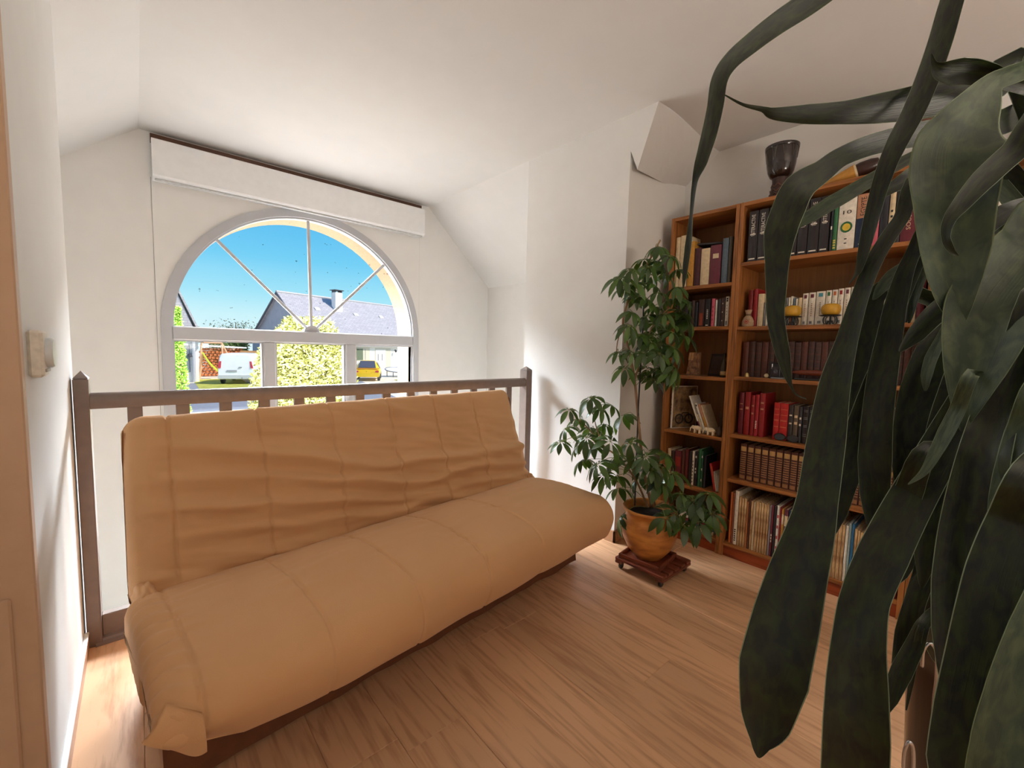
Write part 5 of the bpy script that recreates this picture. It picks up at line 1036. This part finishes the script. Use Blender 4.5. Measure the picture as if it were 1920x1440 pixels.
for u_, n_ in ((2.6, 1.4), (6.3, 1.6), (9.2, 1.6), (11.6, 1.7), (14.2, 1.7), (10.6, 4.0), (13.0, 4.0)):
    c = hp(u_, n_, zz(n_)+.03); mb = MB(); mb.prism([c+RX*a+RN*b_+Vector((0, 0, -(ZR-ZE)/DEP*b_)) for a, b_ in ((-.22, -.1), (.22, -.1), (.22, .12), (-.22, .12))], (0, 0, .07)); build('roof_vent', mb, cmat(232, 230, 226), hs)
def facade(u0, u1, z0, z1, off, m, nm, par): mb = MB(); mb.prism([hp(u0, DEP-.35, z0), hp(u1, DEP-.35, z0), hp(u1, DEP-.35, z1), hp(u0, DEP-.35, z1)], RN*off); return build(nm, mb, m, par)
def uf(px, py):                                                     # distance along the facade of a point seen at px, py
    v = ray(px, py); n_ = RN; k = ((hp(0, DEP-.35, 0)-CAM).dot(n_))/v.dot(n_); q = CAM+v*k; return (q-R0).dot(RX), q.z
FR = cmat(214, 206, 186); (ua, za), (ub, zb) = uf(703, 655), uf(728, 699)
fr_ = facade(ua, ub+.25, G, za+.1, .03, FR, 'door_surround', hs); dl_ = facade(ua+.05, ub-.35, G+.05, za, .05, RENDW, 'front_door', fr_)
(uw, zw0), (uw2, zw1) = uf(671, 677), uf(693, 654); wf = facade(uw-.9, uw2, zw0, zw1+.1, .03, FR, 'window_surround', hs); facade(uw+.75, uw2-.5, zw0+.08, zw1, .045, cmat(84, 88, 100, .2), 'pane', wf); facade(uw-.4, uw+.5, zw0+.08, zw1, .045, cmat(110, 120, 96, .2), 'pane', wf)
for a, b_ in ((ua+.28, .07), (ua+.72, .07)): facade(a, a+b_, G+1.15, G+1.75, .06, cmat(110, 112, 118), 'door_light', fr_)
c = hp((2*ua+ub)/2-.15+.2, DEP-.29, za-.25); mb = MB(); mb.tube([c+RX*.32*math.cos(s)+Vector((0, 0, .2*math.sin(s))) for s in [math.pi*k/10 for k in range(11)]], .05, 6); build('arched_light', mb, cmat(120, 124, 128), fr_)
(ul_, zl_), _q = uf(738, 658), 0; mb = MB(); c = hp(ul_, DEP-.25, zl_); mb.tube([c, c+RN*.12+Vector((0, 0, .15)), c+RN*.2], .025, 6); mb.lathe([(.03, -.14), (.07, -.1), (.09, .06), (.02, .1)], 8, c+RN*.2); build('wall_lamp', mb, cmat(60, 60, 64), hs)
(ud, zd0), (ud2, zd1) = uf(747, 690), uf(752, 654); facade(ud+.1, ud+2.2, G, zd1, .03, cmat(226, 224, 220), 'second_door', hs)
# neighbour's house on the left, its downpipe and tree column
YL = 32.; lx = at(369, 611, Y=YL); la = at(333, 540, Y=YL)
nh = thing('house', 'white house at the edge of the window with steep slate gable roof', 'house', (0, YL+3, G)); wx = at(373, 680, Y=YL).x
mb = MB(); mb.prism([(-7, YL, G), (wx, YL, G), (wx, YL, 1.9), (-7, YL, 1.9)], (0, 8, 0)); build('wall', mb, RENDW, nh)
sl = (la.z-lx.z)/(lx.x-la.x); xr = wx+.25; zr_ = lx.z-sl*(xr-lx.x); xa_ = .4; zp_ = zr_+sl*(xr-xa_)
mb = MB(); mb.prism([(xr, YL-.4, zr_), (xa_, YL-.4, zp_), (xa_, YL-.4, zp_-.25), (xr, YL-.4, zr_-.25)], (0, 9, 0)); mb.prism([(xa_, YL-.4, zp_), (2*xa_-xr, YL-.4, zr_), (2*xa_-xr, YL-.4, zr_-.25), (xa_, YL-.4, zp_-.25)], (0, 9, 0)); mb.prism([(xr-.3, YL-.3, zr_+.1), (xa_, YL-.3, zp_-.1), (2*xa_-xr+.3, YL-.3, zr_+.1)], (0, .15, 0)); roof_uv(build('roof', mb, RFM, nh))
mb = MB(); mb.tube([(at(363, 650, Y=YL-.2).x, YL-.12, 1.8), (at(364, 700, Y=YL-.2).x, YL-.12, G)], .09, 8); build('downpipe', mb, cmat(190, 190, 196), nh)
x0 = at(347, 690, Y=YL).x; mb = MB(); mb.box(x0-.35, x0+.25, YL-.03, YL, G+.6, 1.0); build('window', mb, cmat(120, 124, 136), nh)
mb = MB(); c = at(357, 666, Y=YL-.1); mb.lathe([(0, -.12), (.12, -.08), (.12, .08), (0, .12)], 10, c); build('wall_lamp', mb, cmat(80, 80, 88), nh)
# foliage: many small leaf blades on a shaped crown
def foliage(name, label, cat, shape, n, size, m, stem=None, loc=(0, 0, 0), seed=1):
    r_ = random.Random(seed); t_ = thing(name, label, cat, loc); mb = MB()
    for _ in range(n):
        p = Vector(shape(r_)); a = Vector((r_.uniform(-1, 1), r_.uniform(-1, 1), r_.uniform(-.6, 1))).normalized(); b_ = a.orthogonal().normalized(); b_ = Matrix.Rotation(r_.uniform(0, 6.28), 3, a) @ b_; s = size*r_.uniform(.6, 1.3)
        mb.add([p, p+a*s*.5+b_*s*.22, p+a*s, p+a*s*.5-b_*s*.22], [(0, 1, 2, 3)])
    f = build('foliage', mb, m, t_); f['kind'] = 'stuff'
    if stem:
        mb = MB()
        for s_ in stem: mb.tube(s_[0], s_[1], 7)
        build('trunk', mb, cmat(110, 92, 70, .9), t_)
    return t_
def leafm(name, c0, c1):
    a, t, b = newmat(name); N = t.nodes; L = t.links; b.inputs['Roughness'].default_value = .7; b.inputs['Specular IOR Level'].default_value = .2
    gi = N.new('ShaderNodeNewGeometry'); rr = N.new('ShaderNodeValToRGB'); L.new(gi.outputs['Random Per Island'], rr.inputs[0]); L.new(rr.outputs[0], b.inputs['Base Color'])
    rr.color_ramp.elements[0].color = (*c0, 1); rr.color_ramp.elements[1].color = (*c1, 1); return a
YT = 13.0; tx = at(336, 660, Y=YT).x
def sh_th(r_):
    z = r_.uniform(G, 2.0); k = (z-G)/3.2; R_ = .19*(1-.8*max(0, k-.35)/.65)*(.85+.3*nz(z*2, 1, 2)); a = r_.uniform(0, 6.28); q = R_*math.sqrt(r_.uniform(.35, 1)); return (tx+q*math.cos(a), YT+q*math.sin(a), z)
foliage('conifer', 'slim yellow-green columnar conifer before the house at the window edge', 'tree', sh_th, 6000, .065, leafm('conifer_green', S(68, 106, 34), S(146, 182, 68)), [([(tx, YT, G), (tx, YT, 1.6)], [.06, .02])], (tx, YT, G), 3)
YS = 14.5; s0 = at(466, 690, Y=YS); s1 = at(668, 690, Y=YS); sc_ = (s0.x+s1.x)/2; sr = (s1.x-s0.x)/2; ztop = at(565, 594, Y=YS).z
def sh_sh(r_):
    while True:
        a, b_, c = r_.uniform(-1, 1), r_.uniform(-1, 1), r_.uniform(0, 1)
        R_ = math.sqrt(a*a+b_*b_); top = (1-.7*R_**3.6)*(1+.18*nz(a*3, b_*3, 5))
        if R_ < 1 and c < top and (R_ > .45 or c > top-.35): return (sc_+a*sr, YS+b_*sr*.8, G+c*(ztop-G))
foliage('shrub', 'large round variegated shrub with pale yellow leaves in the front garden', 'shrub', sh_sh, 30000, .115, leafm('variegated_leaf', S(88, 96, 38), S(206, 200, 126)), [([(sc_+dx*.15, YS, G), (sc_+dx*.6, YS+.1, G+1.3), (sc_+dx, YS, G+2.2)], [.06, .04, .02]) for dx in (-1, -.3, .4, 1)], (sc_, YS, G), 5)
YH = 41.5; h0 = wx+1.6; h1 = at(488, 640, Y=YH).x-1
def sh_h(r_): x_ = r_.uniform(h0, h1); return (x_, YH+r_.uniform(-.7, .7), r_.uniform(G, at(430, 652, Y=YH).z+.35+.3*nz(x_, 1, 1)))
foliage('hedge', 'dark green hedge behind the log pile across the road', 'hedge', sh_h, 6000, .3, leafm('hedge_leaf', S(86, 112, 62), S(140, 160, 90)), None, ((h0+h1)/2, YH, G), 8)
def sh_b(r_):
    q = at(605-505+r_.uniform(330, 395)*0+r_.uniform(385, 430)-0, 600, Y=45); a, c = r_.gauss(0, 1.0), abs(r_.gauss(0, .5)); return (at(442, 611, Y=45).x+a, 45+r_.uniform(-1, 1), 2.1+c)
foliage('tree', 'bare-topped distant tree just above the window bar, between the houses', 'tree', sh_b, 500, .22, leafm('far_leaf', S(110, 130, 110), S(150, 160, 140)), [([(at(442, 611, Y=45).x, 45, G), (at(442, 611, Y=45).x, 45, 3.0)], [.12, .03])], (at(442, 611, Y=45).x, 45, G), 9)
# log pile, fence panel, swing with slide
YG = 37.2; lg = thing('log_pile', 'stack of orange-brown firewood logs under a pale sheet across the road', 'log pile', (at(412, 665, Y=YG).x, YG, G)); LG = mat('log_end', S(206, 128, 76), .85, .35, 8, dark=S(150, 80, 44)); a0 = at(373, 660, Y=YG).x; a1 = at(452, 660, Y=YG).x; zt_ = at(412, 652, Y=YG).z; lb = None; r_ = random.Random(2); R_ = .115
nx = int((a1-a0)/(2*R_)); nzz = int((zt_-G)/(1.75*R_))
for j in range(nzz):
    for i in range(nx):
        if lb is None: mb = MB(); mb.lathe([(0, -.25), (R_, -.25), (R_, .25), (0, .25)], 8, (0, 0, 0), 0, Matrix.Rotation(math.pi/2, 4, 'X')); lb = build('log', mb, LG); o = lb
        else: o = lb.copy(); col.objects.link(o)
        o.parent = lg; o.location = Vector((a0+R_+2*R_*i+(R_ if j % 2 else 0), YG+r_.uniform(-.06, .06), G+R_+1.75*R_*j))-org(lg); s_ = r_.uniform(.85, 1.0); o.scale = (s_, 1, s_); o.rotation_euler = (0, r_.uniform(0, 6), 0)
mb = MB(); mb.prism([(a0-.2, YG-.4, zt_+.08), (a1+.3, YG-.4, zt_-.02), (a1+.3, YG-.4, zt_+.08), (a0-.2, YG-.4, zt_+.2)], (0, .9, 0)); build('cover_sheet', mb, WHITE, lg)
f0 = at(447, 655, Y=YG).x; f1 = at(480, 655, Y=YG).x; fp = thing('fence_panel', 'brown wooden fence panel beside the log pile', 'fence', ((f0+f1)/2, YG-.6, G))
for k in range(9): z_ = G+.1+k*.2; mb = MB(); mb.box(f0, f1, YG-.62, YG-.58, z_, z_+.17, .01); build('slat', mb, cmat(170, 128, 84, .8), fp)
YW = 35.3; sw = thing('swing_set', 'wooden garden swing frame beside a yellow-green slide', 'swing', (at(415, 660, Y=YW).x, YW, G)); OW = cmat(226, 178, 140, .7); zt2 = at(415, 643, Y=YW).z
xa, xb = at(378, 643, Y=YW).x, at(416, 643, Y=YW).x
mb = MB(); mb.tube([(xa, YW, zt2), (xb, YW, zt2)], .06, 7); build('top_beam', mb, OW, sw)
for x_, dx in ((xa, -.2), (xb, .9), (xb, 0)): mb = MB(); mb.tube([(x_, YW, zt2), (x_+dx, YW-.3, G)], .055, 7); build('leg', mb, OW, sw)
sd = thing('slide', 'yellow-green plastic slide in front of the log pile', 'slide', (at(390, 690, Y=YW-1).x, YW-1, G)); p0, p1 = at(380, 664, Y=YW-1), at(404, 697, Y=YW-1)
mb = MB(); P_ = curve([p0, p0.lerp(p1, .5)+Vector((0, 0, -.05)), p1+Vector((.1, 0, 0))], 6)
for i in range(len(P_)-1):
    for y0, y1, h in ((-.25, .25, .03), (-.28, -.25, .16), (.25, .28, .16)): mb.prism([P_[i]+Vector((0, y0, 0)), P_[i+1]+Vector((0, y0, 0)), P_[i+1]+Vector((0, y1, 0)), P_[i]+Vector((0, y1, 0))], (0, 0, h))
build('chute', mb, cmat(216, 226, 70, .4), sd); mb = MB(); mb.tube([p0, (p0.x-.2, p0.y, G)], .05, 6); mb.tube([p0+Vector((0, .3, 0)), (p0.x-.2, p0.y+.3, G)], .05, 6); build('ladder', mb, OW, sd)
# vehicles: a loft of cross-sections along the length
def vehicle(name, label, cat, secs, paint, loc, ang, wheels, glass, details, sx=1.):
    """secs: (x along, half width, z sill, z belt, z roof, half width at the roof)"""
    t_ = thing(name, label, cat, (0, 0, 0)); mb = MB(); n = 14; K = len(secs)
    def sec(x, w, zs, zb, zr, wr):
        half = [(0, zs), (w*.9, zs), (w, zs+.12), (w, zb-.05), (w*.985, zb), (wr+.02, zr-.14), (wr-.1, zr-.02), (0, zr)]
        return [(x, y, z) for y, z in half]+[(x, -y, z) for y, z in half[-2:0:-1]]
    n = 14; vs = [p for s in secs for p in sec(*s)]; fs = [(i*n+j, i*n+(j+1) % n, (i+1)*n+(j+1) % n, (i+1)*n+j) for i in range(K-1) for j in range(n)]+[tuple(range(n))[::-1], tuple((K-1)*n+j for j in range(n))]
    mb.add(vs, fs); build('body', mb, paint, t_, smooth=35)
    for x, y in wheels:
        mb = MB(); mb.lathe([(0, -.1), (.2, -.1), (.31, -.08), (.32, 0), (.31, .08), (.2, .1), (0, .1)], 18, (x, y, .32), 0, Matrix.Rotation(math.pi/2, 4, 'X')); build('wheel', mb, cmat(52, 52, 56), t_, smooth=40)
    for nm, pts, ext, m_ in glass+details: mb = MB(); mb.prism(pts, ext); build(nm, mb, m_, t_)
    t_.location = loc; t_.rotation_euler = (0, 0, ang); return t_
VW = mat('white_van_paint', S(244, 244, 246), .3, .02, 4); GL = cmat(120, 132, 146, .1); TL = cmat(200, 50, 70, .3)
vp = g(443, 721); vdir = Vector((vp.x, vp.y, 0)).normalized(); va = math.atan2(vdir.y, vdir.x)
# van: x forward (away from the viewer), rear at x=0
vehicle('van', 'white delivery van parked across the road, seen from behind', 'van', [(0, .86, .32, 1.0, 1.72, .74), (.1, .9, .3, 1.0, 1.80, .78), (2.2, .9, .3, 1.0, 1.82, .78), (2.9, .9, .3, 1.0, 1.62, .70), (3.5, .88, .3, 1.0, 1.10, .72), (4.1, .86, .3, .92, .98, .74), (4.3, .74, .34, .8, .84, .6)], VW, (vp.x, vp.y, G), va-.2, [(.8, .82), (.8, -.82), (3.4, .82), (3.4, -.82)],
 [('side_window', [(1.9, .885, 1.05), (2.7, .885, 1.05), (2.55, .80, 1.5), (1.95, .80, 1.56)], (0, .03, 0), GL)],
 [('tail_lamp', [(-.03, .74, .95), (-.03, .88, .95), (-.01, .80, 1.35), (-.01, .70, 1.35)], (.04, 0, 0), TL), ('tail_lamp', [(-.03, -.74, .95), (-.03, -.88, .95), (-.01, -.80, 1.35), (-.01, -.70, 1.35)], (.04, 0, 0), TL), ('bumper', [(-.07, -.88, .34), (-.07, .88, .34), (-.07, .88, .55), (-.07, -.88, .55)], (.1, 0, 0), cmat(206, 206, 210)), ('number_plate', [(-.03, -.05, .74), (-.03, .45, .74), (-.03, .45, .84), (-.03, -.05, .84)], (.04, 0, 0), cmat(168, 168, 174)), ('door_handle', [(-.04, -.3, .98), (-.04, -.15, .98), (-.04, -.15, 1.02), (-.04, -.3, 1.02)], (.04, 0, 0), cmat(120, 120, 126)), ('wing_mirror', [(2.75, .90, 1.0), (2.85, .90, 1.0), (2.85, 1.1, 1.0), (2.75, 1.1, 1.0)], (0, 0, .22), cmat(90, 90, 96))])
YP = mat('yellow_car_paint', S(246, 200, 20), .3, .03, 4); yp = g(688, 715); ya = math.atan2(yp.y, yp.x)
vehicle('car', 'small yellow car with dark rear window in front of the white house', 'car', [(0, .78, .3, .72, .80, .70), (.12, .84, .28, .78, .86, .72), (.9, .84, .28, .82, 1.36, .56), (1.9, .84, .28, .82, 1.40, .56), (2.5, .84, .28, .82, .95, .64), (3.4, .8, .3, .72, .80, .68), (3.6, .7, .34, .6, .64, .6)], YP, (yp.x, yp.y, G), ya-.06, [(.65, .76), (.65, -.76), (2.8, .76), (2.8, -.76)],
 [('rear_window', [(.16, -.58, .92), (.16, .58, .92), (.82, .48, 1.36), (.82, -.48, 1.36)], (-.02, 0, .02), cmat(84, 84, 92, .2)), ('side_window', [(.95, -.83, .86), (2.1, -.83, .86), (1.85, -.62, 1.30), (1.05, -.62, 1.30)], (0, -.02, .0), GL), ('side_window', [(.95, .83, .86), (2.1, .83, .86), (1.85, .62, 1.30), (1.05, .62, 1.30)], (0, .02, .0), GL)],
 [('bumper', [(-.08, -.82, .32), (-.08, .82, .32), (-.08, .82, .58), (-.08, -.82, .58)], (.12, 0, 0), YP), ('spoiler', [(.02, -.8, .84), (.02, .8, .84), (.02, .8, .90), (.02, -.8, .90)], (.14, 0, 0), cmat(230, 150, 30)), ('tail_lamp', [(-.04, .55, .62), (-.04, .78, .62), (-.04, .78, .74), (-.04, .55, .74)], (.04, 0, 0), TL), ('tail_lamp', [(-.04, -.55, .62), (-.04, -.78, .62), (-.04, -.78, .74), (-.04, -.55, .74)], (.04, 0, 0), TL)])
c = g(745, 706); hoop = MB(); hoop.tube([c+Vector((1.0*math.cos(a), .8*math.sin(a), .55+.18*math.sin(a))) for a in [2*math.pi*k/28 for k in range(29)]], .035, 6); o = build('hoop_rim', hoop, cmat(90, 90, 96)); o['x'] = 0
tp = thing('trampoline', 'small round trampoline beside the yellow car', 'trampoline', c); o.parent = tp; o.location = -c; ORG[o.name] = Vector((0, 0, 0)); del o['x']
mb = MB(); mb.add([c+Vector((.97*math.cos(a), .77*math.sin(a), .55+.18*math.sin(a))) for a in [2*math.pi*k/28 for k in range(28)]], [tuple(range(28))]); build('mat', mb, WHITE, tp)
for a in (.5, 2.2, 4.0, 5.6): mb = MB(); mb.tube([c+Vector((math.cos(a), .8*math.sin(a), .55+.18*math.sin(a))), c+Vector((math.cos(a), .8*math.sin(a), 0))], .03, 6); build('leg', mb, cmat(90, 90, 96), tp)
